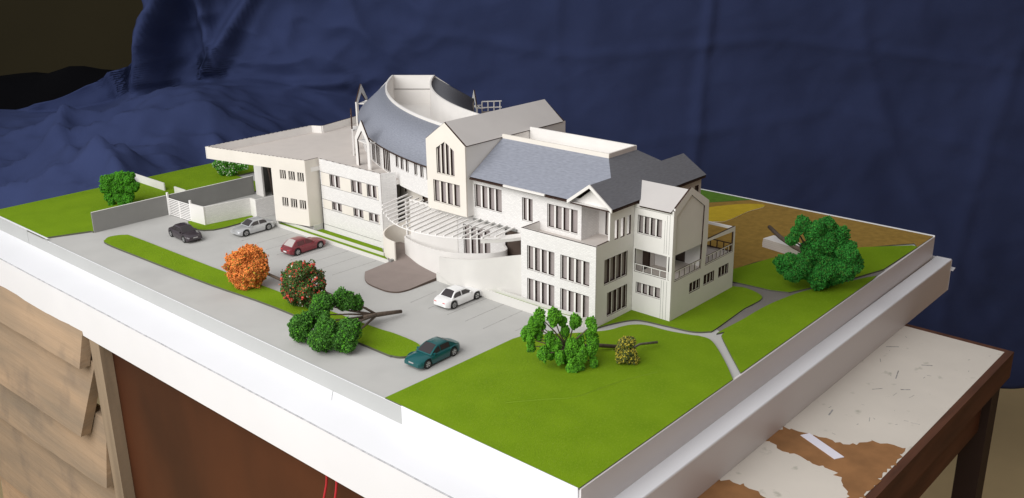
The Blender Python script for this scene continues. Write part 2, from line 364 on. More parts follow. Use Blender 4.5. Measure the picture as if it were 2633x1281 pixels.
TZ = -4.98
tb = thing('table', 'worn work table with white painted top and brown edge', 'table', (0, 20, -76))
def sub(mbx, name, mats, par):      # child of a thing whose Empty is moved: keep world coordinates
    o = mbx.build(name, mats, par); o.matrix_parent_inverse = Matrix.Translation(par.location).inverted(); return o
mb = MB(); mb.abox(-23.2, 21.9, -17.0, 60, TZ-2.2, TZ, 0); sub(mb, 'table_top', 'tabletop', tb)
mb = MB(); mb.abox(-23.2, 22.5, -17.55, -17.0, TZ-2.25, TZ-0.03); mb.abox(21.9, 22.5, -17.0, 60, TZ-2.25, TZ-0.03); sub(mb, 'edge_strip', 'woodedge', tb)
mb = MB(); mb.abox(-22, 21.2, -16.6, -15.9, TZ-6.2, TZ-2.2); sub(mb, 'apron', 'woodedge', tb)
mb = MB(); mb.abox(19.6, 21.6, -17.2, -15.4, -76, TZ-2.2); sub(mb, 'leg', 'leg', tb)
mb = MB(); mb.abox(19.6, 21.6, 56, 58, -76, TZ-2.2); sub(mb, 'leg', 'leg', tb)
mb = MB(); mb.abox(-23.6, -23.2, -17.0, 39.6, -76, TZ-0.05); sub(mb, 'side_panel', 'panelwood', tb)
def ragged(pts, a=0.2):
    out = []; n = len(pts)
    for i in range(n):
        p = Vector(pts[i]).to_2d(); q = Vector(pts[(i+1) % n]).to_2d(); k = max(1, int((q-p).length/0.28))
        for j in range(k):
            r = p+(q-p)*j/k; out.append((r.x+random.uniform(-a, a), r.y+random.uniform(-a, a)))
    return out
bare = [(-1.6, -9.0), (0.02, -9.5), (-0.04, -10.76), (0.34, -11.59), (0.46, -13.5), (0.98, -14.2), (2.14, -14.7), (2.43, -16.9), (-0.6, -16.95), (-6.4, -16.95), (-4.6, -15.9), (-3.1, -14.57), (-2.78, -10.5), (-2.4, -9.0)]
mb = MB(); mb.prism(ragged(bare), TZ-0.05, TZ+0.012, 0, 0); sub(mb, 'bare_patch', 'barewood', tb)
mb = MB(); mb.prism(ragged([(-11.5, -9.0), (-8.9, -9.0), (-8.1, -10.6), (-8.4, -12.8), (-10, -14), (-13, -14.5), (-14, -9)]), TZ-0.05, TZ+0.012, 0, 0); sub(mb, 'bare_patch', 'barewood', tb)
mb = MB()
def mark(x, y, L, a, wd=0.05):
    c, s = math.cos(a), math.sin(a)
    P = [(x-c*L/2-s*wd, y-s*L/2+c*wd), (x+c*L/2-s*wd, y+s*L/2+c*wd), (x+c*L/2+s*wd*.5, y+s*L/2-c*wd*.5), (x-c*L/2+s*wd*.5, y-s*L/2-c*wd*.5)]
    mb.prism(P, TZ-0.02, TZ+0.008, 0, 0)
for i in range(22):
    mark(random.uniform(1, 20.5), random.uniform(-16.6, -9.9), random.choice((0.12, 0.2, 0.3, 0.6)), random.uniform(0, PI), random.uniform(0.012, 0.026))
for a in ((12.6, -12.2, 1.5, 0.25, .05), (17.2, -10.0, 1.0, -0.9, .06), (15.6, -13.3, 0.8, -1.0, .06), (3.9, -11.0, 0.9, 0.15, .07), (9.4, -12.0, 0.8, -0.7, .04), (10.6, -13.6, .7, -.9, .07)): mark(*a)
o = sub(mb, 'scratch_marks', 'line', tb); o['kind'] = 'stuff'
mb = MB(); mb.prism([(-0.41, -10.85), (0.21, -11.19), (-1.14, -14.22), (-1.76, -13.86)], TZ+0.02, TZ+0.06, 0, 0)
tag(mb.build('paper_strip', 'paper'), 'narrow white paper offcut lying on bare brown patch of table', 'paper')

# weathered planks and post at the lower left
ps = thing('plank_fence', 'weathered overlapping brown planks nailed to a post beside the table', 'fence', (-24, 50, -76))
def plankpart(y0, yb0, z_top0, z_top1, z_bot0, z_bot1, xo, tilt):
    # y0.. right end; slightly warped board running along +y
    n = 14; vs = []; fs = []
    for i in range(n+1):
        k = i/n; y = y0+k*30
        zt = z_top0+(z_top1-z_top0)*k; zb = z_bot0+(z_bot1-z_bot0)*k+0.10*noise.noise((y*.3, xo, 1))
        yb = y+(yb0-y0)*(1-k)
        for (yy, z, x) in ((y, zt, xo), (yb, zb, xo-tilt), (yb, zb, xo-tilt+0.9), (y, zt, xo+0.9)): vs.append((x+0.12*noise.noise((y*.2, z, 2)), yy, z))
    for i in range(n):
        for k in range(4): fs.append((i*4+k, i*4+(k+1) % 4, (i+1)*4+(k+1) % 4, (i+1)*4+k))
    fs.append((0, 3, 2, 1)); fs.append((n*4, n*4+1, n*4+2, n*4+3))
    m_ = MB(); m_.add(vs, fs); o = sub(m_, 'plank', 'plank', ps); return o
plankpart(40.9, 40.8, -3.6, -3.6, -7.3, -7.7, -24.5, 1.0)
plankpart(40.1, 42.6, -6.9, -7.0, -14.3, -15.0, -24.4, 1.25)
plankpart(40.0, 40.1, -12.2, -12.4, -18.6, -20.3, -24.3, 0.95)
plankpart(40.0, 40.0, -18.0, -19.0, -27, -29.0, -24.2, 0.8)
plankpart(40.0, 40.0, -26.6, -28.0, -36, -38.0, -24.2, 0.35)
mb = MB(); mb.abox(-24.6, -23.62, 38.35, 40.0, -76, -4.5); sub(mb, 'post', 'post', ps)
for k, (ya, yb, sw) in enumerate(((9.1, 9.55, .25), (8.25, 8.5, -.2))):
    mb = MB(); mb.tube([(-24.3, ya, -4.2)]+[(-24.3+0.1*math.sin(i*.9+k), ya+(yb-ya)*min(1, i/5)+sw*0.3*math.sin(i*.5), -4.6-i*.5) for i in range(30)], 0.085, 6)
    tag(mb.build('wire', 'wire'), ('red wire hanging under board, the one nearer the planks', 'red wire hanging under board, the one farther from the planks')[k], 'wire', 'red wires under the board')

# ------------------------------------------------------------------ display board
BX0, BX1 = -21.1, 31.5
bd = thing('display_board', 'stepped white display board carrying the building model', 'board', (0, 25, -4.98))
yR = lambda x: -8.42+(x+21.1)*0.0185      # slightly skewed right edge
core = [(BX0, yR(BX0)), (BX1, yR(BX1)), (BX1, 67.3), (BX0, 67.3)]
mb = MB(); mb.prism([(BX0+.1, yR(BX0)+.1), (BX1-.1, yR(BX1)+.1), (BX1-.1, 67.2), (BX0+.1, 67.2)], TZ+0.02, -0.03, 0, 0); sub(mb, 'base_block', 'board', bd)
mb = MB(); mb.abox(BX0-0.08, BX0+0.1, 5.3, 58.0, -1.2, 0.03); sub(mb, 'front_fascia', 'greyface', bd); mb = MB(); mb.abox(BX0-0.08, BX0+0.1, 58.06, 67.3, -1.2, 0.22); sub(mb, 'front_fascia', 'greyface', bd)
mb = MB(); mb.abox(BX0-0.085, BX0-.03, 5.3, 53.6, 0.031, 0.045); sub(mb, 'edge_highlight', 'board', bd); mb = MB(); mb.abox(BX0-0.085, BX0+.1, 53.7, 67.3, 0.221, 0.235); sub(mb, 'edge_highlight', 'board', bd)  # white strips painting the highlight along the fascia's top edge
mb = MB(); mb.abox(BX0-0.085, BX0+0.1, yR(BX0)+.1, 5.28, -1.2, 0.10); sub(mb, 'corner_fascia', 'board', bd)
def wavy_strip(name, f0, f1, y0, y1, n=40, m='board'):
    m_ = MB(); vs = []; fs = []
    for i in range(n+1):
        y = y0+(y1-y0)*i/n; vs += [f0(y), f1(y)]
    for i in range(n): fs.append((2*i, 2*i+1, 2*i+3, 2*i+2))
    m_.add(vs, orient(fs, vs, Vector((-0.3, 0, 1)))); return sub(m_, name, m, bd)
wv = lambda y: 0.035*noise.noise((y*0.35, 3.3, 0))
for y0, y1 in ((-9.7, 69),):
    wavy_strip('shelf', lambda y: (BX0-0.02, y, -1.2), lambda y: (-24.7+wv(y), y, -1.22), y0, y1)
mb = MB(); mb.prism([(-21.14, 12.09), (-22.02, 11.12), (-22.03, 11.09), (-21.14, 12.05)], -1.195, -1.19, 0, 0); sub(mb, 'seam', 'line', bd)
wavy_strip('front_skirt', lambda y: (-24.72+wv(y), y, -1.26), lambda y: (-24.66, y, -4.5), -9.7, 69, m='board')
wavy_strip('fold_line', lambda y: (-24.66+wv(y), y, -1.205), lambda y: (-24.735+wv(y), y, -1.25), -9.7, 69, m='foldgrey')
mb = MB(); mb.abox(-24.6, BX0, -9.6, 69, -4.5, -1.3); sub(mb, 'shelf_core', 'board', bd)
# right side: fascia, ledge, skirt
mb = MB(); a = Vector((BX0, yR(BX0)-.06, -2.05)); b = Vector((BX1, yR(BX1)-.06, -2.05)); mb.box(a, b-a, (0, .15, 0), (0, 0, 2.1)); sub(mb, 'edge_fascia', 'skirtgrey', bd)
mb = MB(); mb.box((-24.7, -9.7, -2.05), (32.4+24.7, 0.75, 0), (0, 1.32, 0), (0, 0, 0.06)); sub(mb, 'ledge', 'board', bd)
mb = MB(); mb.box((-24.72, -9.74, TZ+.02), (32.4+24.72, 0.75, 0), (0, 0.1, 0), (0, 0, -2.07-TZ)); sub(mb, 'edge_skirt', 'skirtgrey', bd)
mb = MB(); mb.box((32.3, -9.0, TZ+.02), (0.12, 0, 0), (0, 70, 0), (0, 0, -2.07-TZ)); mb.box((32.42, -9.2, -3.1), (0.9, 0.1, 0), (0, 10, 0), (0, 0, 0.06)); sub(mb, 'end_skirt', 'board', bd)
mb = MB(); mb.abox(BX1-.02, BX1+.08, -7.5, 67.3, -2.05, 0.16); sub(mb, 'end_fascia', 'board', bd)

# ------------------------------------------------------------------ ground
mb = MB(); mb.prism([(BX0, yR(BX0)), (BX1-.03, yR(BX1)), (BX1-.03, 67.3), (BX0, 67.3)], -0.02, 0.0, 0, 0)
ground = struct(mb.build('ground', 'grey'))
def sheet(name, poly, h, top, side='grassedge', z0=0.004):
    m_ = MB(); m_.prism(poly, z0, h, 0, 1); return struct(m_.build(name, (top, side)))
def sp(pts, k=5): return [(q[0], q[1]) for q in smoothpoly([(*p, 0) for p in pts], k)]
sheet('lawn', [(-21.1, 54.6), (-17.3, 53.15), (-17.2, 52.85), (3, 52.85), (3, 60), (31.4, 60), (31.4, 67.3), (-21.1, 67.3)], 0.16, 'grass')
sheet('lawn', [(-9.75, 48.75), (-10.4, 47.2), (-10.5, 46.0), (-10.2, 45.2), (-9.5, 44.6), (-8.4, 44.4), (-6.97, 44.4), (-5.6, 44.6), (-5.1, 44.8), (-4.5, 45.6), (-4.6, 46.2), (-9.0, 46.9), (-9.1, 48.7)], 0.14, 'grass')
med = [(-18.1, 48.4), (-17.6, 49.65), (-16.86, 50.1), (-15.78, 49.5), (-15.52, 47.8), (-15.3, 36), (-14.95, 26), (-14.63, 16), (-14.4, 13.6), (-14.45, 11.2), (-14.95, 10.3), (-16.0, 10.1), (-16.6, 10.3), (-16.92, 11.0), (-17, 12.4), (-17.02, 24.4), (-17.6, 32.2), (-17.95, 42)]
sheet('lawn', sp(med, 4), 0.17, 'grass')
pathlow = smoothpoly([(-8.8, 6.45, 0), (-7.4, 5.3, 0), (-6.0, 3.95, 0), (-4.8, 2.95, 0), (-3.98, 2.4, 0), (-2.96, 2.1, 0), (-2.18, 1.7, 0), (-1.61, 0.87, 0), (-1.42, -0.9, 0), (-0.98, -2.45, 0), (-0.76, -3.05, 0), (-0.95, -4.1, 0), (-3.0, -6.25, 0), (-5.1, -8.12, 0)], 5, False)
flawn = sheet('lawn', [(-21.15, 6.8), (-14.6, 6.68), (-9.6, 6.62)]+[(q[0], q[1]) for q in pathlow]+[(-21.15, -8.38)], 0.12, 'grass')
up = smoothpoly([(-4.2, 3.3, 0), (-3.12, 2.98, 0), (-1.7, 2.35, 0), (-1.1, 1.6, 0), (-0.75, -0.46, 0), (-0.42, -2.2, 0), (0.3, -3.05, 0), (1.0, -3.2, 0), (5.29, -2.9, 0), (6.3, -2.92, 0), (8.05, -2.95, 0), (8.88, -2.42, 0), (9.4, -0.93, 0), (9.1, -0.05, 0)], 5, False)
m_ = MB(); cr = smoothpoly([(-16.8, 0.7, 0), (-14.96, -0.8, 0), (-13.55, -2.0, 0), (-11.43, -2.55, 0), (-9.35, -3.1, 0), (-7.4, -3.95, 0)], 6, False)
for p, q in zip(cr, cr[1:]):
    t = Vector((q[0]-p[0], q[1]-p[1])).normalized()*.015; m_.add([(p[0]-t.y, p[1]+t.x, .121), (p[0]+t.y, p[1]-t.x, .121), (q[0]+t.y, q[1]-t.x, .121), (q[0]-t.y, q[1]+t.x, .121), (p[0], p[1], .15), (q[0], q[1], .15)], [(0, 4, 5, 3), (4, 1, 2, 5)])
m_.build('mat_seam', 'seamgrass', flawn)
sheet('lawn', [(q[0], q[1]) for q in up]+[(9, 3.2), (-4.2, 3.4)], 0.12, 'grass')
sheet('lawn', sp([(1.0, -3.96), (4, -3.82), (7.1, -3.87), (9.6, -4.2), (12, -4.75), (15.2, -6.1), (17.8, -7.6)], 4)[:-4]+[(17.5, -7.68), (-4.0, -8.05), (-2.2, -6.35), (-0.3, -4.6), (0.3, -4.1)], 0.12, 'grass')
sheet('lawn', [(9.95, 2.0), (9.94, 0.4), (10.06, -0.6), (10.2, -2.6), (10.7, -3.9), (13.15, -4.96), (15.35, -5.95), (20.3, -7.4), (27.6, -7.45), (27.7, -6.95), (24.48, -3.83), (17, 0.82), (12.45, 1.95)], 0.13, 'grass')
sheet('soil', sp([(9.3, 2.0), (12.45, 1.9), (17, 0.75), (24.5, -3.9), (27.7, -6.9)], 3)[:-3]+[(27.6, -7.42), (31.4, -7.4), (31.4, 10.7), (27.7, 13.6), (20, 22), (9.3, 22)], 0.10, 'soil')
sheet('sand', sp([(18, 13), (22.16, 10.2), (23.5, 9.1), (27.5, 9.0), (29.9, 8.6), (30.5, 9.3), (29.2, 10.9), (26.4, 12.64), (20, 16)], 5), 0.135, 'sand', 'board')
sheet('lawn', [(31.4, 10.75), (31.4, 60), (20, 60), (20, 22.05), (27.7, 13.65)], 0.12, 'grassdk')
plz = [(-4.86, 24.86), (-6.6, 24.95)]+[(q[0], q[1]) for q in smoothpoly([(-7.6, 24.85, 0), (-8.6, 23.7, 0), (-9.15, 22.6, 0), (-9.3, 21.2, 0), (-9.25, 20.1, 0), (-8.8, 19.35, 0), (-7.9, 19.1, 0)], 5, False)]+[(-4.9, 19.05), (-3.2, 18.8), (-1.4, 20), (-1.4, 27.6), (-3.4, 27.3)]
m_ = MB(); m_.prism(plz, 0.004, lambda p: 0.13+0.42*sstep(-6.2, -2.6, p[0]), 0, 1); struct(m_.build('plaza', ('plaza', 'brownroom')))
sheet('path', sp([(9.0, 3.0), (9.1, -0.05), (9.5, -1.2), (8.95, -2.5), (8.1, -3.0), (5.3, -2.95), (1.2, -3.22), (0.95, -3.6), (1.1, -4.02), (7.1, -3.95), (12, -4.85), (17.9, -7.68), (20.4, -7.5), (15.35, -5.9), (13.1, -4.9), (10.7, -3.8), (10.1, -0.6), (9.95, 3.0)], 1), 0.03, 'darkpath')
# parking lines drawn on the paper
for (x0, x1, y, dy) in ((-9.4, -6.7, 17.2, .15), (-9.35, -8.6, 15.3, .02), (-9.36, -4.95, 13.35, -.03), (-9.36, -4.95, 11.48, .03), (-9.39, -4.95, 9.56, .03), (-8.3, -6.5, 7.55, -.1), (-9.6, -5.1, 26.55, -.1), (-9.6, -5.1, 28.5, 0), (-9.7, -5.1, 30.4, -.1), (-9.66, -5.1, 32.25, -.05), (-9.6, -8.9, 34.28, 0), (-9.5, -7.4, 36.2, -.1), (-9.0, -5.1, 38.3, -.05), (-9.4, -8.6, 40.0, 0)):
    mb = MB(); mb.prism([(x0, y-.018), (x1, y-.018+dy), (x1, y+.018+dy), (x0, y+.018)], 0.001, 0.006, 0, 0)
    for xx, yy in ((x0, y), (x1, y+dy)):
        if random.random() < .7: mb.prism([(xx-.1, yy-.045), (xx+.1, yy-.03), (xx+.09, yy+.035), (xx-.08, yy+.04)], 0.001, 0.0064, 0, 0)
    mb.build('parking_line', 'line', ground)

# planters in front of the wings
def planter(label, front, back, h, hb, zg, gy):
    t = thing('planter', label, 'planter', (front[0][0], front[0][1], 0), 0, 'planters along the facade')
    def strip(name, pts, th, z0, z1, m):
        m_ = MB(); P = [Vector(p).to_2d() for p in pts]; inn = []
        for i, p in enumerate(P):
            tn = (P[min(i+1, len(P)-1)]-P[max(i-1, 0)]).normalized(); inn.append(p+Vector((-tn.y, tn.x))*th)
        for i in range(len(P)-1):
            q = [P[i], P[i+1], inn[i+1], inn[i]]
            vs = [(*a, z0) for a in q]+[(*a, z1) for a in q]
            f = [(4, 5, 6, 7), (0, 1, 5, 4), (2, 3, 7, 6)]
            if i == 0: f.append((3, 0, 4, 7))
            if i == len(P)-2: f.append((1, 2, 6, 5))
            m_.add(vs, f)
        return sub(m_, name, m, t)
    strip('kerb', front, gy, 0.004, h, 'card2')
    strip('kerb', back, gy, 0.004, hb, 'card2')
    m_ = MB(); fo = []
    for i, p in enumerate(front):
        tn = (Vector(front[min(i+1, len(front)-1)]).to_2d()-Vector(front[max(i-1, 0)]).to_2d()).normalized(); fo.append((p[0]-tn.y*gy*.5, p[1]+tn.x*gy*.5))
    bo = []
    for i, p in enumerate(back):
        tn = (Vector(back[min(i+1, len(back)-1)]).to_2d()-Vector(back[max(i-1, 0)]).to_2d()).normalized(); bo.append((p[0]-tn.y*gy*.5, p[1]+tn.x*gy*.5))
    m_.prism(fo+bo[::-1], 0.004, zg, 0, 1); sub(m_, 'planting_strip', ('grass', 'grassedge'), t)
    return t
M['card2'] = mat('kerb_card', (0.66, 0.645, 0.61), 0.8, var=0.04, vscale=1)
planter('low kerbed planter along the long left wing beside the red and silver cars', [(-4.88, 41.4), (-4.88, 33), (-4.9, 25.0)][::-1], [(-4.3, 41.4), (-4.3, 33), (-4.3, 26.3)][::-1], 0.32, 0.52, 0.27, -0.12)
fr = smoothpoly([(-5.02, 19.0, 0), (-5.1, 15, 0), (-5.16, 11, 0), (-5.16, 7.5, 0), (-5.12, 5.6, 0), (-4.75, 4.4, 0), (-3.8, 3.75, 0), (-3.05, 3.45, 0)], 6, False)
bk = smoothpoly([(-4.72, 16.6, 0), (-4.78, 13, 0), (-4.8, 9, 0), (-4.75, 6.4, 0), (-4.62, 5.4, 0), (-4.25, 4.65, 0), (-3.65, 4.2, 0), (-3.1, 3.95, 0)], 6, False)
planter('taller planter wall curving round the corner of the terraced block beside the white car', [(q[0], q[1]) for q in fr], [(q[0], q[1]) for q in bk], 0.72, 0.86, 0.6, 0.10)
m_ = MB(); m_.prism([(-4.08, 26.4), (-4.08, 36.8), (-2.78, 36.8), (-2.78, 28.3)], 0.004, 0.13, 0, 1); struct(m_.build('lawn', ('grass', 'grassedge')))

# ------------------------------------------------------------------ building
bl = thing('building', 'white card model building with slate paper roofs and gabled tower', 'building')
W = bl
# --- right bay
H = [rect(0.95, 3.02, 6.2, 7.6), rect(0.22, 3.2, 3.22, 5.0), rect(0.9, 3.02, 1.58, 2.45)]
pl = PX(0.0); panel('bay_wall', pl, rect(0.004, 3.33, 0, 8.4), H, parent=W)
window(pl, 0.95, 3.02, 6.2, 7.6, 4, W); window(pl, 0.9, 3.02, 1.58, 2.45, 4, W)
mb = MB()   # engraved pilaster grooves
for a, z0, z1 in ((0.52, 5.15, 8.0), (0.62, 0.1, 3.1), (0.82, 0.1, 3.1), (0.36, 0.1, 3.1), (0.70, 5.15, 7.6), (0.3, 5.15, 8.1)): bar(mb, pl, a-.012, a+.012, z0, z1, -0.004, 0.02)
bar(mb, pl, 0.3, 3.25, 8.09, 8.115, -0.004, 0.02)
mb.build('engraved_line', ('greywall', 'burnt'), W)['kind'] = 'stuff'
bar_ = MB(); bar(bar_, pl, 0.30, 0.44, 3.22, 5.0, 0.0, 0.14); bar_.build('balcony_post', ('card', 'burnt'), W)
pr_ = PY(0.0)
out = [(0.14, 0), (8.87, 0), (8.77, 5.18), (4.72, 5.16), (4.63, 8.2), (2.14, 9.7), (0.14, 8.58)]
H = [[(0.39, 3.04), (3.95, 3.08), (4.08, 7.9), (2.22, 9.14), (0.39, 7.95)], [(4.54, 3.12), (8.55, 3.14), (8.52, 4.8), (4.70, 4.98)], rect(2.48, 3.95, 1.5, 2.31), rect(4.45, 5.95, 1.53, 2.37), rect(6.58, 8.05, 1.56, 2.38)]
panel('gable_wall', pr_, out, H, parent=W)
panel('gable_infill', pr_, [(0.3, 5.0), (4.02, 4.95), (4.12, 7.95), (2.22, 9.2), (0.3, 8.0)], parent=W, depth=0.10, th=0.04)
for a in (2.48, 4.45, 6.58): window(pr_, a, a+1.47, 1.52, 2.34, 3, W, mull=0.10)
# balcony rooms
m_ = MB(); m_.abox(0.14, 8.7, 0.14, 3.3, 2.86, 3.0); m_.build('balcony_floor', ['floorcard'], W)
m_ = MB(); m_.abox(0.14, 4.5, 0.14, 3.3, 5.05, 5.2); m_.build('balcony_ceiling', ['card'], W)
panel('inner_wall', PY(3.18), rect(0.14, 4.5, 3.0, 5.05), [rect(1.0, 2.0, 3.0, 4.7)], parent=W)
panel('inner_wall', Pl((4.45, 0, 0), (0, 1, 0), (-1, 0, 0)), rect(0.15, 3.2, 3.0, 8.2), [rect(1.7, 2.6, 3.02, 4.7)], parent=W)
m_ = MB(); m_.abox(2.6, 2.75, 1.9, 3.15, 3.0, 5.05); m_.build('inner_wall', ['card'], W)
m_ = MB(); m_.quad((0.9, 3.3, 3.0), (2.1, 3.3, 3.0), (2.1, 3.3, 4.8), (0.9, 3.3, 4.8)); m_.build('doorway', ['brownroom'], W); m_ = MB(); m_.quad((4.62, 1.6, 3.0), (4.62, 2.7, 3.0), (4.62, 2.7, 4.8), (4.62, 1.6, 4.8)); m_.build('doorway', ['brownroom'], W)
panel('bay_wall', Pl((8.77, 0, 0), (0, 1, 0), (1, 0, 0)), rect(0.14, 3.3, 0, 3.14), parent=W)
m_ = MB(); m_.abox(8.62, 8.8, 3.1, 3.3, 3.1, 5.1); m_.abox(8.6, 8.8, 0.14, 3.1, 4.92, 5.1); m_.build('terrace_frame', ['card'], W)
def railing(pl, a0, a1, z0, z1, n):
    m_ = MB(); bar(m_, pl, a0, a1, z1-0.07, z1, 0.03, 0.10); bar(m_, pl, a0, a1, z0, z0+0.08, 0.03, 0.10)
    for k in range(n+1):
        a = a0+0.03+(a1-a0-0.06)*k/n; bar(m_, pl, a-.035, a+.035, z0, z1, 0.035, 0.095)
    return m_.build('railing', ('card', 'burnt'), W)
railing(pl, 0.25, 3.18, 3.24, 3.86, 4); railing(pr_, 0.45, 3.94, 3.06, 3.80, 5); railing(pr_, 4.56, 8.53, 3.14, 3.82, 7)
railing(Pl((8.66, 0, 0), (0, 1, 0), (1, 0, 0)), 0.2, 3.2, 3.1, 3.8, 5); railing(PY(3.3), 5.2, 8.7, 3.1, 3.8, 5)
# bay roof
m_ = MB(); rp_ = []
def slab(name, q, th, m, par=W):
    mm = MB(); A = [Vector(p) for p in q]; n = (A[1]-A[0]).cross(A[2]-A[0]).normalized()
    if n.z < 0: A.reverse(); n = -n
    k = len(A); vs = A+[a-n*th for a in A]
    f = [tuple(range(k)), tuple(range(2*k-1, k-1, -1))]+[(i, k+i, k+(i+1) % k, (i+1) % k) for i in range(k)]
    mm.add(vs, f, [0, 1]+[1]*k); return mm.build(name, (m, 'burnt'), par)
slab('bay_roof', [(-0.2, -0.0+.15, 8.36), (2.16, .15, 9.5), (2.16, 4.32, 9.5), (-0.2, 2.8, 8.36)], 0.12, 'roofcard')
slab('bay_roof', [(4.6, .15, 8.25), (2.16, .15, 9.5), (2.16, 4.32, 9.5), (4.6, 2.7, 8.25)], 0.12, 'roofcard')
# --- terraced block
pb = PX(-4.5)
wins = [(7.06, 9.68), (3.88, 6.5)]
panel('block_wall', pb, rect(3.326, 10.274, 0, 6.24), [rect(a, b, z0, z1) for a, b in wins for z0, z1 in ((0.5, 2.43), (3.11, 5.0))], mats=('stone', 'burnt'), parent=W)
for a, b in wins:
    for z0, z1 in ((0.5, 2.43), (3.11, 5.0)): window(pb, a, b, z0, z1, 4, W, mull=0.17)
pc = PY(3.33)
panel('block_wall', pc, [(-4.36, 0), (-0.02, 0), (-0.02, 8.45), (-2.93, 8.45), (-2.93, 6.3), (-4.36, 6.26)], [rect(-3.5, -0.72, 3.09, 5.0), rect(-3.1, -0.66, 0.55, 2.4), rect(-2.35, -1.92, 6.22, 7.64), rect(-1.64, -1.16, 6.2, 7.64), rect(-0.88, -0.42, 6.2, 7.64)], parent=W)
window(pc, -3.5, -0.72, 3.09, 5.0, 4, W, mull=0.09); window(pc, -3.1, -0.66, 0.55, 2.4, 4, W, mull=0.09)
m_ = MB(); m_.abox(-4.36, -0.2, 3.5, 10.2, 5.45, 5.6); m_.build('terrace_floor', ['floorcard'], W)
m_ = MB(); m_.abox(-4.36, -4.30, 3.47, 10.13, 5.6, 6.235, 0); m_.build('parapet_lining', ['card'], W)
ply = Pl((0, 10.27, 0), (1, 0, 0), (0, 1, 0)); panel('block_wall', ply, rect(-4.36, -2.5, 0, 6.24), parent=W)
m_ = MB()
for x in (-4.445, ):
    for i in range(22): m_.abox(x-.02, x+.03, 3.45+i*.31, 3.45+i*.31+.17, 6.236, 6.262)
m_.build('finger_joints', ['burnt'], W)['kind'] = 'stuff'
# third storey over the terrace
pm = PX(-2.5)
H = [rect(6.55, 9.4, 5.95, 7.8), rect(10.84, 11.9, 5.98, 7.82), rect(14.0, 16.9, 6.1, 7.98), rect(15.32, 18.28, 1.6, 4.4), rect(10.45, 13.7, 2.75, 4.9)]
panel('facade_wall', pm, rect(6.2, 21.4, 0, 8.75), H, mats=('stone', 'burnt'), parent=W)
window(pm, 6.55, 9.4, 5.95, 7.8, 4, W, mull=.17); window(pm, 10.84, 11.9, 5.98, 7.82, 2, W, mull=.17); window(pm, 14.0, 16.9, 6.1, 7.98, 4, W, mull=.17); window(pm, 15.32, 18.28, 1.6, 4.4, 4, W, mull=.2)
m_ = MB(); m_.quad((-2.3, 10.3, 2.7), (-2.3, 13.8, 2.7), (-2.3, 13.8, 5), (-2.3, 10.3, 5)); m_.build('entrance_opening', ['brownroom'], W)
panel('side_wall', Pl((0, 6.2, 0), (1, 0, 0), (0, -1, 0)), rect(-2.36, -0.3, 5.6, 8.75), mats=('stone', 'burnt'), parent=W)
panel('back_wall', PX(-0.4), rect(3.47, 6.2, 5.6, 8.6), [rect(4.9, 5.6, 5.65, 7.6)], parent=W)
m_ = MB(); m_.quad((-.22, 4.8, 5.6), (-.22, 5.7, 5.6), (-.22, 5.7, 7.7), (-.22, 4.8, 7.7)); m_.build('doorway', ['floorcard'], W)
# porch gable
m_ = MB()
slab('porch_soffit', [(-3.0, 3.25, 8.50), (-3.0, 6.85, 8.50), (0, 6.85, 8.50), (0, 3.25, 8.50)], 0.1, 'card')
panel('porch_gable', PX(-2.55), [(3.45, 8.5), (6.65, 8.5), (5.05, 9.75)], parent=W, mats=('card', 'card'))
# --- main hipped roof; shared corner points
EX, EZ, EY = -2.95, 8.64, 3.08
tpd = 0.737
ridz = EZ+(5.05-EY)*tpd
wx0, wx1, wy0 = 0.95, 4.4, 6.42
wz = 11.05
def lz(x): return EZ+(wz-EZ)*(x-EX)/(wx0-EX)
vx = EX+(ridz-EZ)*(wx0-EX)/(wz-EZ)              # where the porch ridge meets the front slope
bx = 8.1                                         # back eave
vbx = bx-(ridz-EZ)*(bx-wx1)/(wz-EZ)
TH = 0.13
slab('roof_slope', [(EX, 7.05, EZ), (EX, 16.98, EZ), (wx0, 16.98, wz), (wx0, wy0, wz), (vx, 5.05, ridz)], TH, 'roof')
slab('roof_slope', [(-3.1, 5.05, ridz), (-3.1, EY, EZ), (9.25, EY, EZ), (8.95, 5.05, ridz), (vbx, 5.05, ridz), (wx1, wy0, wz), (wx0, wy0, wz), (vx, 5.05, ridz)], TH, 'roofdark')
slab('roof_slope', [(-3.1, 5.05, ridz), (-3.1, 7.02, EZ), (EX, 7.05, EZ), (vx, 5.05, ridz)], TH, 'roof')
slab('roof_slope', [(8.95, 5.05, ridz), (9.25, 7.02, EZ), (bx, 7.02, EZ), (vbx, 5.05, ridz)], TH, 'roof')
slab('roof_slope', [(bx, 7.02, EZ), (bx, 16.98, EZ), (wx1, 16.98, wz), (wx1, wy0, wz), (vbx, 5.05, ridz)], TH, 'roof')
# white bargeboards on porch gable
m_ = MB()
for y0, y1 in ((7.04, 5.05), (EY-.02, 5.05)):
    A = Vector((-3.16, y0, EZ-.02)); B = Vector((-3.16, y1, ridz)); d = B-A; m_.box(A-Vector((0, 0, .22)), (0.1, 0, 0), d, (0, 0, .26))
m_.build('bargeboard', ['card'], W)
m_ = MB(); m_.abox(EX-.07, EX+.05, 7.1, 16.95, EZ-.20, EZ-.10); m_.build('eave_board', ['burnt'], W)
m_ = MB(); m_.abox(EX-.16, EX-.02, 9.2, 13.3, EZ-.14, EZ+.02); m_.build('gutter_strip', ['card'], W)
m_ = MB(); m_.abox(-2.9, 9.2, EY+.02, EY+.14, EZ-.24, EZ-.1); m_.build('eave_board', ['burnt'], W)
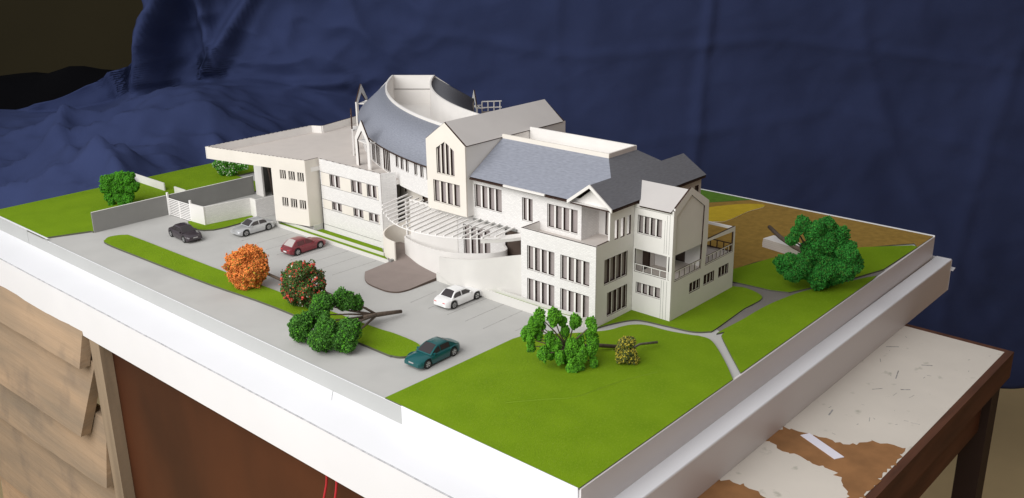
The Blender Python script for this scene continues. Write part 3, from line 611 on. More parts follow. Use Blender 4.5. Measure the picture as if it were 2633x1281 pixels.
# roof well with parapets
mats2 = ('card', 'burnt')
def boxw(name, x0, x1, y0, y1, z0, z1, m='card'):
    m_ = MB(); m_.abox(x0, x1, y0, y1, z0, z1, 0); return m_.build(name, [m], W)
boxw('well_parapet', wx0-.04, wx0+.1, wy0-.04, 16.98, wz-1.2, 11.36, 'cream2' if False else 'cream')
boxw('well_parapet', wx1-.1, wx1+.04, wy0-.04, 16.98, wz-1.2, 11.36)
boxw('well_parapet', wx0+.1, wx1-.1, wy0-.04, wy0+.1, wz-1.2, 11.36, 'floorcard')
boxw('well_floor', wx0, wx1, wy0, 17, wz-1.15, wz-1.0, 'card')
# outer walls not facing the camera
panel('rear_wall', Pl((7.7, 0, 0), (0, 1, 0), (1, 0, 0)), rect(3.4, 17, 0, 8.6), parent=W)
panel('end_wall', PY(3.36), rect(4.7, 9.0, 0, 8.5), [rect(8.1, 8.65, 7.2, 7.9)], parent=W, mats=('floorcard', 'burnt'))
m_ = MB(); m_.quad((8.0, 3.55, 7.1), (8.8, 3.55, 7.1), (8.8, 3.55, 8), (8.0, 3.55, 8)); m_.build('pane', ['brownroom'], W)
panel('rear_wall', Pl((9.0, 0, 0), (0, 1, 0), (1, 0, 0)), rect(3.4, 6.8, 0, 8.5), parent=W)
boxw('rear_bay', 7.75, 8.98, 3.55, 6.7, 0.02, 2.9, 'card')
# --- gabled tower
tx = -3.3; ty0, ty1 = 17.05, 21.45; tsh, tap, tym = 11.1, 12.67, 19.25
pt = PX(tx)
arch = [(18.27, 8.44), (20.28, 8.44), (20.28, 10.52), (19.28, 11.16), (18.27, 10.52)]
atop = lambda a: 10.52+(1-abs(a-19.28)/1.0)*0.64
panel('tower_front', pt, [(ty0-.004, 5.36), (ty1, 5.36), (ty1, tsh), (tym, tap), (ty0-.004, tsh)], [arch, rect(17.75, 20.75, 6.0, 7.86)], mats=('cream', 'burnt'), parent=W)
window(pt, 18.27, 20.28, 8.44, 11.16, 4, W, mull=.14, tops=atop, cardm='cream'); window(pt, 17.75, 20.75, 6.0, 7.86, 4, W, mull=.19, cardm='cream')
panel('tower_side', PY(ty0), rect(tx+.14, 9.03, 5.36, tsh), parent=W, mats=('card', 'burnt'))
panel('tower_side', Pl((0, ty1, 0), (1, 0, 0), (0, 1, 0)), rect(tx+.14, 9.03, 5.36, tsh), parent=W)
panel('tower_back', Pl((9.03, 0, 0), (0, 1, 0), (1, 0, 0)), [(ty0+.14, 0), (ty1-.14, 0), (ty1-.14, tsh), (tym, tap-.1), (ty0+.14, tsh)], parent=W)
boxw('tower_soffit', tx+.14, 0, ty0+.14, ty1-.14, 5.36, 5.5)
boxw('tower_floor', 0.02, 9.0, ty0+.14, ty1-.14, 0.01, 5.4)
slab('tower_roof', [(tx+.10, ty0-.09, tsh+.02), (8.62, ty0-.09, tsh+.02), (8.85, tym, tap+.06), (tx+.10, tym, tap+.06)], 0.1, 'roofcard')
slab('tower_roof', [(tx+.10, ty1+.09, tsh+.02), (8.62, ty1+.09, tsh+.02), (8.85, tym, tap+.06), (tx+.10, tym, tap+.06)], 0.1, 'roofcard')
# smooth ground-floor wall below tower, in front of the stone wall
boxw('plinth_wall', -2.56, -2.50, 18.93, 24.6, 0, 5.3, 'card')

# --- crescent drum
DC = Vector((38.9, 15.2)); RW, RE, RO, RI, RQ = 41.7, 42.0, 39.05, 34.5, 30.2
A0, A1 = 127.8, 171.6
def dp(R_, a, z): a = math.radians(a); return Vector((DC.x+R_*math.cos(a), DC.y+R_*math.sin(a), z))
def ring(name, prof0, prof1, a0, a1, n, mats, mi=0, th=0.0):
    m_ = MB(); vs = []; fs = []
    for i in range(n+1):
        a = a0+(a1-a0)*i/n; vs += [dp(prof0[0], a, prof0[1]), dp(prof1[0], a, prof1[1])]
    for i in range(n): fs.append((2*i, 2*i+1, 2*i+3, 2*i+2))
    m_.add(vs, fs, mi, True); o = m_.build(name, mats, W)
    if th: s_ = o.modifiers.new('thick', 'SOLIDIFY'); s_.thickness = th; s_.offset = 0
    return o
ring('drum_roof', (RE, 8.5), (RO, 11.1), A0, A1, 60, ['roof'], th=0.1)
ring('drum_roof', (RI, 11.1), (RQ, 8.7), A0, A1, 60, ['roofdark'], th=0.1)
ring('eave_edge', (RE+.03, 8.38), (RE+.03, 8.47), A0, A1, 60, ['burnt'], th=0.06)
def ringwall(name, R_, z0, z1, a0, a1, mats, holes=(), th=0.16):
    """curved wall with rectangular openings given as (a0,a1,z0,z1)"""
    m_ = MB(); av = sorted(set([a0, a1]+[h[0] for h in holes]+[h[1] for h in holes])); av2 = []
    for p, q in zip(av, av[1:]):
        k = max(1, int(math.ceil((q-p)/0.8))); av2 += [p+(q-p)*i/k for i in range(k)]
    av2.append(av[-1]); zv = sorted(set([z0, z1]+[h[2] for h in holes]+[h[3] for h in holes]))
    inh = lambda a, z: any(h[0] < a < h[1] and h[2] < z < h[3] for h in holes)
    for p, q in zip(av2, av2[1:]):
        for s_, t_ in zip(zv, zv[1:]):
            if inh((p+q)/2, (s_+t_)/2): continue
            m_.quad(dp(R_, p, s_), dp(R_, p, t_), dp(R_, q, t_), dp(R_, q, s_), 0)
            m_.quad(dp(R_-th, p, s_), dp(R_-th, q, s_), dp(R_-th, q, t_), dp(R_-th, p, t_), 0)
    for h in list(holes)+[(a0, a1, z0, z1)]:
        k = max(1, int((h[1]-h[0])/0.8))
        for z in (h[2], h[3]):
            for i in range(k):
                p = h[0]+(h[1]-h[0])*i/k; q = h[0]+(h[1]-h[0])*(i+1)/k; m_.quad(dp(R_, p, z), dp(R_, q, z), dp(R_-th, q, z), dp(R_-th, p, z), 1)
        for a in (h[0], h[1]): m_.quad(dp(R_, a, h[2]), dp(R_, a, h[3]), dp(R_-th, a, h[3]), dp(R_-th, a, h[2]), 1)
    return m_.build(name, mats, W)
dh = [(152.25, 154.05, 6.25, 7.95), (154.5, 156.15, 6.25, 8.02), (157.6, 160.0, 6.25, 8.15), (148.6, 149.5, 6.3, 7.9), (150.2, 151.3, 6.3, 7.9), (161.86, 162.62, 7.15, 8.2), (163.27, 164.02, 7.15, 8.2), (164.67, 165.34, 7.15, 8.2), (166.76, 167.42, 7.2, 8.2), (168.13, 168.8, 7.2, 8.2), (169.46, 170.1, 7.2, 8.2)]
ringwall('drum_wall', RW, 5.62, 8.45, A0, A1, ('stone', 'burnt'), dh)
def dwin(h, n, mull=.08):
    am = math.radians((h[0]+h[1])/2); nrm = Vector((math.cos(am), math.sin(am), 0)); ud = Vector((-math.sin(am), math.cos(am), 0))
    hw = math.radians(h[1]-h[0])/2*RW
    window(Pl(Vector((DC.x, DC.y, 0))+nrm*(RW*math.cos(hw/RW)), ud, nrm), -hw, hw, h[2], h[3], n, W, mull=mull, frame=.06)
for h in dh: dwin(h, 4 if h[1]-h[0] > 1.5 else 2)
ringwall('well_rim', RO+.07, 8.0, 11.36, A0, A1, ('card', 'card'))
ringwall('well_rim', RI+.07, 8.0, 11.36, A0, A1, ('card', 'card'))
ring('well_floor', (RO-.05, 8.2), (RI+.05, 8.2), A0, A1, 40, ['card'])
for a in (A0,):
    m_ = MB(); q = [dp(RE-.1, a, 6.15), dp(RE-.1, a, 8.45), dp(RO, a, 11.34), dp(RI, a, 11.34), dp(RQ, a, 8.5), dp(RQ, a, 6.15)]
    m_.add(q+[p+Vector((.05, .09, 0)) for p in q], [(0, 1, 2, 3, 4, 5), (11, 10, 9, 8, 7, 6)]+[(i, (i+1) % 6, 6+(i+1) % 6, 6+i) for i in range(6)]); m_.build('drum_end_wall', ['card'], W)
    m_ = MB(); p0 = dp(RO-.1, a, 9.8)+Vector((-.02, -.03, 0)); p1 = dp(RI+.1, a, 9.8)+Vector((-.02, -.03, 0)); m_.quad(p0, p1, p1+Vector((0, 0, .06)), p0+Vector((0, 0, .06))); m_.build('engraved_line', ['burnt'], W)
ring('drum_soffit', (RW-.1, 5.64), (RW-5, 5.64), 146, A1, 30, ['card'])
ringwall('lower_wall', RW-1.0, 0.0, 5.62, 148, A1, ('cream', 'burnt'), [(159.35, 159.62, 3.6, 5.2), (161.0, 161.5, 4.6, 5.2), (165.9, 167.2, 4.5, 5.4)], th=.14)
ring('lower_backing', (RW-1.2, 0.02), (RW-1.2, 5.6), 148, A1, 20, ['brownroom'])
ringwall('inner_wall', RQ+.4, 4.45, 8.7, A0, A1, ('card', 'burnt'))
# --- left wing
pw = PX(-2.55)
up_ = [(33.9, 35.38), (30.82, 32.32), (28.83, 30.13)]
bands = [rect(a, b, 4.5, 5.63) for a, b in up_]+[rect(a, b, 2.26, 3.03) for a, b in ((33.88, 35.3), (30.84, 32.22), (28.77, 30.06))]
panel('wing_wall', pw, rect(28.25, 36.76, 0, 6.88), bands, mats=('stone', 'burnt'), parent=W)
m_ = MB()      # smooth cream bands carrying the windows
def band(z0, z1, hl):
    xs = [28.62]+[v for h in sorted(hl) for v in h]+[36.6]
    for a, b in zip(xs[::2], xs[1::2]): q_ = MB(); bar(q_, pw, a, b, z0, z1, -0.012, 0.0); q_.build('wall_band', ('cream', 'burnt'), W)
band(4.42, 5.66, up_); band(2.2, 3.06, [(33.88, 35.3), (30.84, 32.22), (28.77, 30.06)])
m_ = MB()
for z in (0.6, 2.18, 3.07, 4.40, 5.67): bar(m_, pw, 28.6, 36.74, z-.018, z+.018, -0.014, 0.0)
m_.build('engraved_line', ('line', 'burnt'), W)['kind'] = 'stuff'
for a, b in up_: window(pw, a, b, 4.5, 5.63, 2, W, mull=.2, frame=.06)
for a, b in ((33.88, 35.3), (30.84, 32.22), (28.77, 30.06)): window(pw, a, b, 2.26, 3.03, 2, W, mull=.2, frame=.06)
u_ = Vector((1.04, -0.50, 0)); pe = Pl((-2.5, 28.2, 0), u_, Vector((-.5, -1.04, 0)))
panel('wing_wall', pe, rect(0.06, 1.35, 0, 6.86), mats=('stone', 'stone'), parent=W)
# set-forward block with slanted front
panel('wing_wall', Pl((0, 37.03, 0), (1, 0, 0), (0, -1, 0)), rect(-3.9, -2.42, 0.6, 6.9), mats=('cream', 'burnt'), parent=W)
boxw('wing_plinth', -3.55, -2.5, 37.0, 40.5, 0, 0.6, 'card2')
us = Vector((-2.72, 12.15, 0)).normalized(); ns = Vector((-12.15, -2.72, 0)).normalized()
pk = Pl((-3.97, 37.05, 0), us, ns)
LK = 4.16; LE = 12.46
trip = [(0.25, 1.0), (1.32, 2.07), (2.4, 3.12)]
H = [rect(a, b, 4.85, 5.71) for a, b in trip]+[rect(a, b, 2.2, 3.07) for a, b in trip]
panel('wing_front', pk, [(0, 0.6), (LK, 0.6), (LK, 5.76), (LE, 5.74), (LE, 6.92), (0, 6.92)], H, mats=('cream', 'burnt'), parent=W)
for a, b in trip: window(pk, a, b, 4.85, 5.71, 3, W, mull=.09, frame=.07, cardm='cream'); window(pk, a, b, 2.2, 3.07, 3, W, mull=.09, frame=.07, cardm='cream')
pe2 = Pl(pk.p(LK, 0), Vector((-ns.x, -ns.y, 0)), us)
panel('wing_wall', pe2, rect(0.14, 6, 0, 5.75), parent=W)
# terrace roof
fcorn = pk.p(LE, 0)
tp = [(-2.45, 28.3), (-2.45, 36.9), (-3.85, 37.1), (fcorn.x+.1, 49.1), (5.9, 49.05), (6.45, 48.0), (10.6, 48.85), (15.5, 50), (17, 44), (8, 36), (4, 28), (-1.2, 27.6)]
m_ = MB(); m_.prism(tp, 5.74, 6.15, 0, 1); m_.build('terrace_roof', ('floorcard', 'card'), W)
m_ = MB()
ed = [(fcorn.x, 49.2), (5.96, 49.12), (6.49, 48.05), (10.6, 48.9), (15.6, 50.1)]
for p, q in zip(ed, ed[1:]):
    p = Vector((*p, 5.74)); q = Vector((*q, 5.74)); d = q-p; nn = Vector((d.y, -d.x, 0)).normalized()*0.13
    m_.box(p, d, nn, (0, 0, 1.17), [0, 1, 0, 0, 0, 0])
m_.build('terrace_parapet', ('card', 'burnt'), W)
m_ = MB()       # light joints laid along the burnt parapet tops
def ticks(p, q, z, n, wd=.085):
    p = Vector((*p, z)); q = Vector((*q, z)); d = (q-p); t = d.normalized(); nn = Vector((t.y, -t.x, 0))
    if nn.x < 0: nn = -nn
    for i in range(n):
        a = p+d*((i+.1)/n); m_.box(a+nn*.02, t*(d.length/n*.62), nn*(wd-.03), (0, 0, .008))
ticks((-3.97, 37.05), (fcorn.x, fcorn.y), 6.92, 26); ticks((-2.55, 28.3), (-2.55, 36.7), 6.88, 9); ticks((fcorn.x, 49.1), (5.9, 49.02), 6.91, 24)
m_.build('finger_joints', ['card'], W)['kind'] = 'stuff'
# dark service entrance under the overhang
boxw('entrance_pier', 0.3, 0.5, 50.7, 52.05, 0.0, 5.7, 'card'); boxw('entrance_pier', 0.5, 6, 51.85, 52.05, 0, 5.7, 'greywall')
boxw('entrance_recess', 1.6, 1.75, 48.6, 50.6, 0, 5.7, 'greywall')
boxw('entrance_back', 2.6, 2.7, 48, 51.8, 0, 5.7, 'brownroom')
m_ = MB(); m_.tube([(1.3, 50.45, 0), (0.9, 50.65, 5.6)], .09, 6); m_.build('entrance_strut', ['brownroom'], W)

# --- gable frames standing on the terrace
def fin(a, R_, label, wd=2.7, twist=0.0, z0=6.15):
    base = dp(R_, a, z0); am = math.radians(a); tg = Vector((-math.sin(am), math.cos(am), 0)); nr = Vector((math.cos(am), math.sin(am), 0))
    if twist: tg = Matrix.Rotation(twist, 3, 'Z') @ tg; nr = Matrix.Rotation(twist, 3, 'Z') @ nr
    t = thing('gable_frame', label, 'frame', base, 0, 'gable frames round the drum')
    p_ = Pl(base, tg, nr); hw = wd/2
    o = panel('arch', p_, [(-hw, 6.15), (-hw, 8.75), (0, 10.5), (hw, 8.75), (hw, 6.15), (hw-.5, 6.15), (hw-.42, 8.6), (0, 9.58), (-hw+.42, 8.6), (-hw+.5, 6.15)], mats=('card', 'burnt'))
    # panel() adds z on top of plane origin; plane origin already carries base z
    for v in o.data.vertices: v.co.z -= 6.15
    o.parent = t; o.matrix_parent_inverse = Matrix.Translation(base).inverted()
    mb = MB(); q = base-nr*.1
    for k in (-1, 1):
        A = q+tg*(k*(hw-.45)); mb.box(A+Vector((0, 0, 2.3)), -nr*1.0, tg*.16*-k, (0, 0, .1))
    mb.box(q-tg*(hw-.5)+Vector((0, 0, 2.28)), tg*(wd-1), -nr*.55, (0, 0, .08))
    o2 = mb.build('bracket', ['card'], t); o2.matrix_parent_inverse = Matrix.Translation(base).inverted()
    return t
fin(155.2, 43.1, 'white gable frame nearest the tower, standing before drum windows', twist=math.radians(13.2))
fin(147.0, 42.95, 'gable frame seen edge on as a thin post on the terrace', twist=math.radians(-5.3))
fin(128.6, 42.6, 'farthest gable frame half hidden behind the drum roof', twist=math.radians(-15))
t4 = fin(117.9, 31.3, 'dark gable frame behind the inner curve of the drum roof', twist=.50, z0=4.45)
rl = thing('roof_railing', 'small white railing standing behind the drum roof', 'railing', (26.4, 42.0, 4.45))
mb = MB()
for z in (2.9, 2.2): mb.box((24.9, 42.2, 4.45+z), (1.7, -1.5, 0), (.1, .1, 0), (0, 0, .1))
for k in range(4): mb.box((24.9+.52*k, 42.2-.46*k, 4.45), (.1, 0, 0), (0, .1, 0), (0, 0, 2.95))
sub(mb, 'rails', 'card', rl)
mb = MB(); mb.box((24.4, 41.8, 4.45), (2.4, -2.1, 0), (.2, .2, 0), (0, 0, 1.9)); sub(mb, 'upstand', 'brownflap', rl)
ring('inner_terrace', (RQ+.4, 4.35), (RQ-2.4, 4.35), A0-13, A1, 30, ['floorcard'], th=.2)
ringwall('base_wall', RQ-2.3, 0, 4.3, A0-13, A1, ('card', 'burnt'))

# ------------------------------------------------------------------ pergola and ramp walls
pg = thing('pergola', 'white slatted pergola with curved front edge before the tower', 'pergola', (-4, 18.5, 5.2))
PC = Vector((0.06, 18.46)); PR = 8.03
rafs = [((-5.07, 25.15), (-1.44, 25.96)), ((-5.85, 24.29), (-1.64, 25.2)), ((-6.47, 23.4), (-1.65, 24.4)), ((-6.87, 22.63), (-1.79, 23.65)), ((-7.23, 21.9), (-1.86, 22.96)), ((-7.47, 21.14), (-2.72, 22.05)), ((-7.68, 20.43), (-3.2, 21.3)), ((-7.81, 19.66), (-3.3, 20.55)), ((-7.9, 18.92), (-3.32, 19.82)), ((-7.95, 18.2), (-3.32, 19.08)), ((-7.88, 17.5), (-3.32, 18.34)), ((-7.76, 16.8), (-3.32, 17.62)), ((-7.6, 16.14), (-3.32, 16.9)), ((-7.35, 15.5), (-2.52, 16.3)), ((-7.09, 14.84), (-2.52, 15.6)), ((-6.82, 14.2), (-2.52, 14.88)), ((-6.45, 13.6), (-2.52, 14.25)), ((-5.88, 12.95), (-2.52, 13.5)), ((-5.04, 12.39), (-2.52, 12.75))]
for (a, b) in rafs:
    A = Vector((*a, 5.15)); d = Vector((*b, 5.15))-A; n_ = Vector((-d.y, d.x, 0)).normalized()*.09
    mb = MB(); mb.box(A-n_*.5, d, n_, (0, 0, .12)); sub(mb, 'rafter', 'slat', pg)
def arcstrip(name, c, R0, R1, a0, a1, z0, z1, m, par, n=28):
    m_ = MB(); vs = []; fs = []
    for i in range(n+1):
        a = math.radians(a0+(a1-a0)*i/n); co, si = math.cos(a), math.sin(a)
        for R_, z in ((R1, z0), (R0, z0), (R0, z1), (R1, z1)): vs.append((c.x+R_*co, c.y+R_*si, z))
    for i in range(n):
        for k in range(4): fs.append((4*i+k, 4*i+4+k, 4*i+4+(k+1) % 4, 4*i+(k+1) % 4))
    fs.append((3, 2, 1, 0)); fs.append((4*n, 4*n+1, 4*n+2, 4*n+3))
    m_.add(vs, fs, 0); return sub(m_, name, m, par)
arcstrip('edge_beam', PC, PR-.08, PR-.03, 127, 232, 5.07, 5.13, 'slat', pg)
arcstrip('edge_beam', PC, PR-1.0, PR-.1, 222, 249, 4.72, 4.96, 'card', pg, 14)
mb = MB(); mb.abox(-2.7, -2.53, 12.4, 17.0, 5.0, 5.14); sub(mb, 'wall_plate', 'greywall', pg)
mb = MB(); mb.abox(-2.6, -2.45, 25.0, 25.15, 0.3, 5.1); sub(mb, 'column', 'card', pg)

def ribbon(name, label, pts, th, m, rad=0):
    """free-standing curved card wall; pts = (x, y, zbottom, ztop)"""
    P = []
    k = 8
    for i in range(len(pts)-1):
        p0, p1, p2, p3 = (Vector(pts[min(max(i+d, 0), len(pts)-1)]) for d in (-1, 0, 1, 2))
        for j in range(k):
            t = j/k; P.append(0.5*((2*p1)+(p2-p0)*t+(2*p0-5*p1+4*p2-p3)*t*t+(3*p1-p0-3*p2+p3)*t**3))
    P.append(Vector(pts[-1]))
    mb = MB(); vs = []; fs = []; n = len(P)
    for i, p in enumerate(P):
        t = (P[min(i+1, n-1)]-P[max(i-1, 0)]); t = Vector((t[0], t[1])).normalized(); nn = Vector((-t.y, t.x))*th/2
        for sx, z in ((1, p[2]), (-1, p[2]), (-1, p[3]), (1, p[3])): vs.append((p[0]+nn.x*sx, p[1]+nn.y*sx, z))
    for i in range(n-1):
        for q in range(4): fs.append((4*i+q, 4*i+(q+1) % 4, 4*i+4+(q+1) % 4, 4*i+4+q))
    fs.append((0, 3, 2, 1)); fs.append((4*n-4, 4*n-3, 4*n-2, 4*n-1))
    mb.add(vs, fs, 0); o = mb.build(name, m)
    for pg_ in o.data.polygons: pg_.use_smooth = True
    es = o.modifiers.new('split', 'EDGE_SPLIT'); es.split_angle = math.radians(40)
    return tag(o, label, 'wall', 'curved entrance walls')
ribbon('curved_wall', 'curled cream wall at the left of the brown entrance ramp', [(-4.55, 24.45, .15, 2.0), (-4.42, 25.4, .1, 2.0), (-4.1, 26.3, .1, 2.0), (-3.45, 27.1, .1, 2.05), (-2.5, 27.6, .1, 2.15), (-1.4, 27.5, .1, 2.3), (-0.5, 26.9, .1, 2.45), (0.1, 26.0, .1, 2.5)], .12, 'cream')
ribbon('curved_wall', 'long bowed white wall looping round the forecourt under the pergola', [(-2.0, 23.6, .1, 2.35), (-2.45, 24.6, .1, 2.12), (-2.85, 24.95, .1, 2.0), (-3.15, 24.65, .1, 2.0), (-3.45, 23.8, .1, 2.05), (-4.06, 21.8, .1, 2.2), (-4.47, 19.0, .1, 2.45), (-4.55, 16.2, .1, 2.88), (-4.05, 14.2, .1, 3.2), (-3.4, 13.4, .1, 3.33), (-2.9, 13.2, .1, 3.48), (-2.62, 13.75, .1, 3.7)], .12, 'card')
ribbon('curved_wall', 'outer white ramp wall running from plaza to terraced block', [(-5.1, 18.45, .7, 2.24), (-5.36, 17.1, .45, 2.5), (-5.46, 15.7, .3, 2.78), (-5.38, 14.5, .1, 3.0), (-4.98, 13.3, .1, 3.25), (-4.45, 11.9, .1, 3.58), (-4.15, 11.0, .1, 3.8), (-4.0, 10.36, .1, 3.95)], .12, 'rampcard')
# brown ramp between the two walls, and its landing
rpth = [((-4.6, 19.0), (-5.0, 18.5), .5), ((-4.66, 16.3), (-5.36, 15.7), 1.3), ((-4.2, 14.2), (-4.9, 13.4), 2.0), ((-3.5, 13.3), (-4.4, 11.9), 2.6), ((-2.65, 12.6), (-4.0, 10.45), 2.75), ((-2.6, 10.4), (-3.9, 10.32), 2.75)]
mb = MB(); vs = []; fs = []
for (a, b, z) in rpth: vs += [(*a, z), (*b, z)]
for i in range(len(rpth)-1): fs.append((2*i, 2*i+1, 2*i+3, 2*i+2))
mb.add(vs, orient(fs, vs, Vector((0, 0, 1)))); struct(mb.build('path', 'brownroom'))
m_ = MB(); m_.prism([(-2.6, 13.8), (-4.0, 14.4), (-4.45, 16.3), (-4.4, 19), (-3.95, 21.8), (-3.0, 24.3), (-2.6, 24)], .0, 1.2, 0, 1); struct(m_.build('forecourt_ground', ('grey', 'grey')))
mb = MB(); mb.box((-4.95, 24.62, 0.0), (.5, 0, 0), (0, .3, 0), (0, 0, .42)); tag(mb.build('wall_stub', 'greywall'), 'small grey card stub closing the planter end by the brown ramp', 'wall')

# ------------------------------------------------------------------ courtyard at the left end
def wallbox(label, p, q, th, h, m, name='garden_wall', capm='card', z0=0.0):
    t = Vector((q[0]-p[0], q[1]-p[1], 0)); n_ = Vector((-t.y, t.x, 0)).normalized()*th
    mb = MB(); mb.box((p[0], p[1], z0), t, n_, (0, 0, h), [0, 1, 0, 1, 0, 0]); return tag(mb.build(name, (m, capm)), label, 'wall')
wallbox('dark grey retaining wall between the lawn tree and road, left of gate', (-17.15, 52.75), (-9.6, 52.62), .16, 2.0, 'greywall', 'retaining_wall')
wallbox('dark grey courtyard back wall from gate to overhanging wing', (-9.55, 52.62), (0.3, 52.35), .16, 2.0, 'greywall', 'retaining_wall')
wallbox('long stone print courtyard wall behind the silver car', (-9.15, 46.42), (-4.62, 45.62), .14, 1.92, 'stone')
wallbox('narrow white end wall between gate and stone courtyard wall', (-9.15, 46.40), (-9.33, 48.5), .14, 1.92, 'card')
wallbox('short white return wall in the courtyard wall beside silver car', (-4.62, 45.62), (-4.62, 44.72), .14, 1.92, 'card')
wallbox('stone print wall stub joining the courtyard to the wing', (-4.62, 44.70), (-2.5, 44.55), .14, 1.9, 'stone')
gt = thing('gate', 'white slatted double gate across the courtyard entrance', 'gate', (-9.5, 50.7, 0))
ga, gb = Vector((-9.5, 52.55, 0)), Vector((-9.35, 48.62, 0)); gd = gb-ga; gn = Vector((.1, 0, 0))
for k, hh in ((0, 2.3), (1, 2.2)): mb = MB(); mb.box(ga+gd*k-Vector((.07, .09, 0)), (.16, 0, 0), (0, .18, 0), (0, 0, hh)); sub(mb, 'post', 'slat', gt)
mb = MB(); mb.box(ga+gd*.5-Vector((.04, .05, 0)), (.09, 0, 0), (0, .1, 0), (0, 0, 1.75)); sub(mb, 'stile', 'slat', gt)
for i in range(10): mb = MB(); mb.box(ga+Vector((-.03, 0, .08+i*.178)), gd, (.06, 0, 0), (0, 0, .085)); sub(mb, 'slat', 'slat', gt)
lw = 'low white edging walls on the left lawn'
tag(wallbox('longer low white edging wall running back across left lawn', (-5.55, 66.9), (-5.55, 60.5), .13, .85, 'card', 'edging_wall', z0=.15), 'longer low white edging wall running back across left lawn', 'wall', lw)
tag(wallbox('short low white edging wall just behind grey courtyard wall', (-5.55, 58.4), (-5.55, 56.2), .13, .85, 'card', 'edging_wall', z0=.15), 'short low white edging wall just behind grey courtyard wall', 'wall', lw)

# ------------------------------------------------------------------ cars
def wheelparts(r, wd):
    mt = MB(); n = 20; prof = [(r*.62, -wd/2), (r*.93, -wd/2), (r, -wd/2+.04), (r, wd/2-.04), (r*.93, wd/2), (r*.62, wd/2)]
    vs = [(pr*math.cos(2*PI*i/n), y, pr*math.sin(2*PI*i/n)) for i in range(n) for pr, y in prof]; fs = []; k = len(prof)
    for i in range(n):
        for j in range(k): fs.append((i*k+j, i*k+(j+1) % k, ((i+1) % n)*k+(j+1) % k, ((i+1) % n)*k+j))
    mt.add(vs, fs, 0, True)
    mr = MB()
    for sgn in (1, -1):
        y = sgn*(wd/2-.03)
        for q in range(5):
            a = 2*PI*q/5+.3; d = Vector((math.cos(a), 0, math.sin(a))); t = Vector((-math.sin(a), 0, math.cos(a)))
            A = Vector((0, y, 0)); mr.box(A-t*.035, d*r*.6, t*.07, (0, sgn*.03, 0))
        rg = [(rr*math.cos(2*PI*i/n), y+dy, rr*math.sin(2*PI*i/n)) for i in range(n) for rr, dy in ((r*.54, .02*sgn), (r*.64, .025*sgn))]
        mr.add(rg, [(2*i, 2*i+1, 2*((i+1) % n)+1, 2*((i+1) % n)) for i in range(n)], 0)
        rg = [(.0, y+.03*sgn, 0)]+[(r*.17*math.cos(2*PI*i/10), y+.03*sgn, r*.17*math.sin(2*PI*i/10)) for i in range(10)]
        mr.add(rg, [(0, 1+i, 1+(i+1) % 10) for i in range(10)], 0)
    return mt, mr
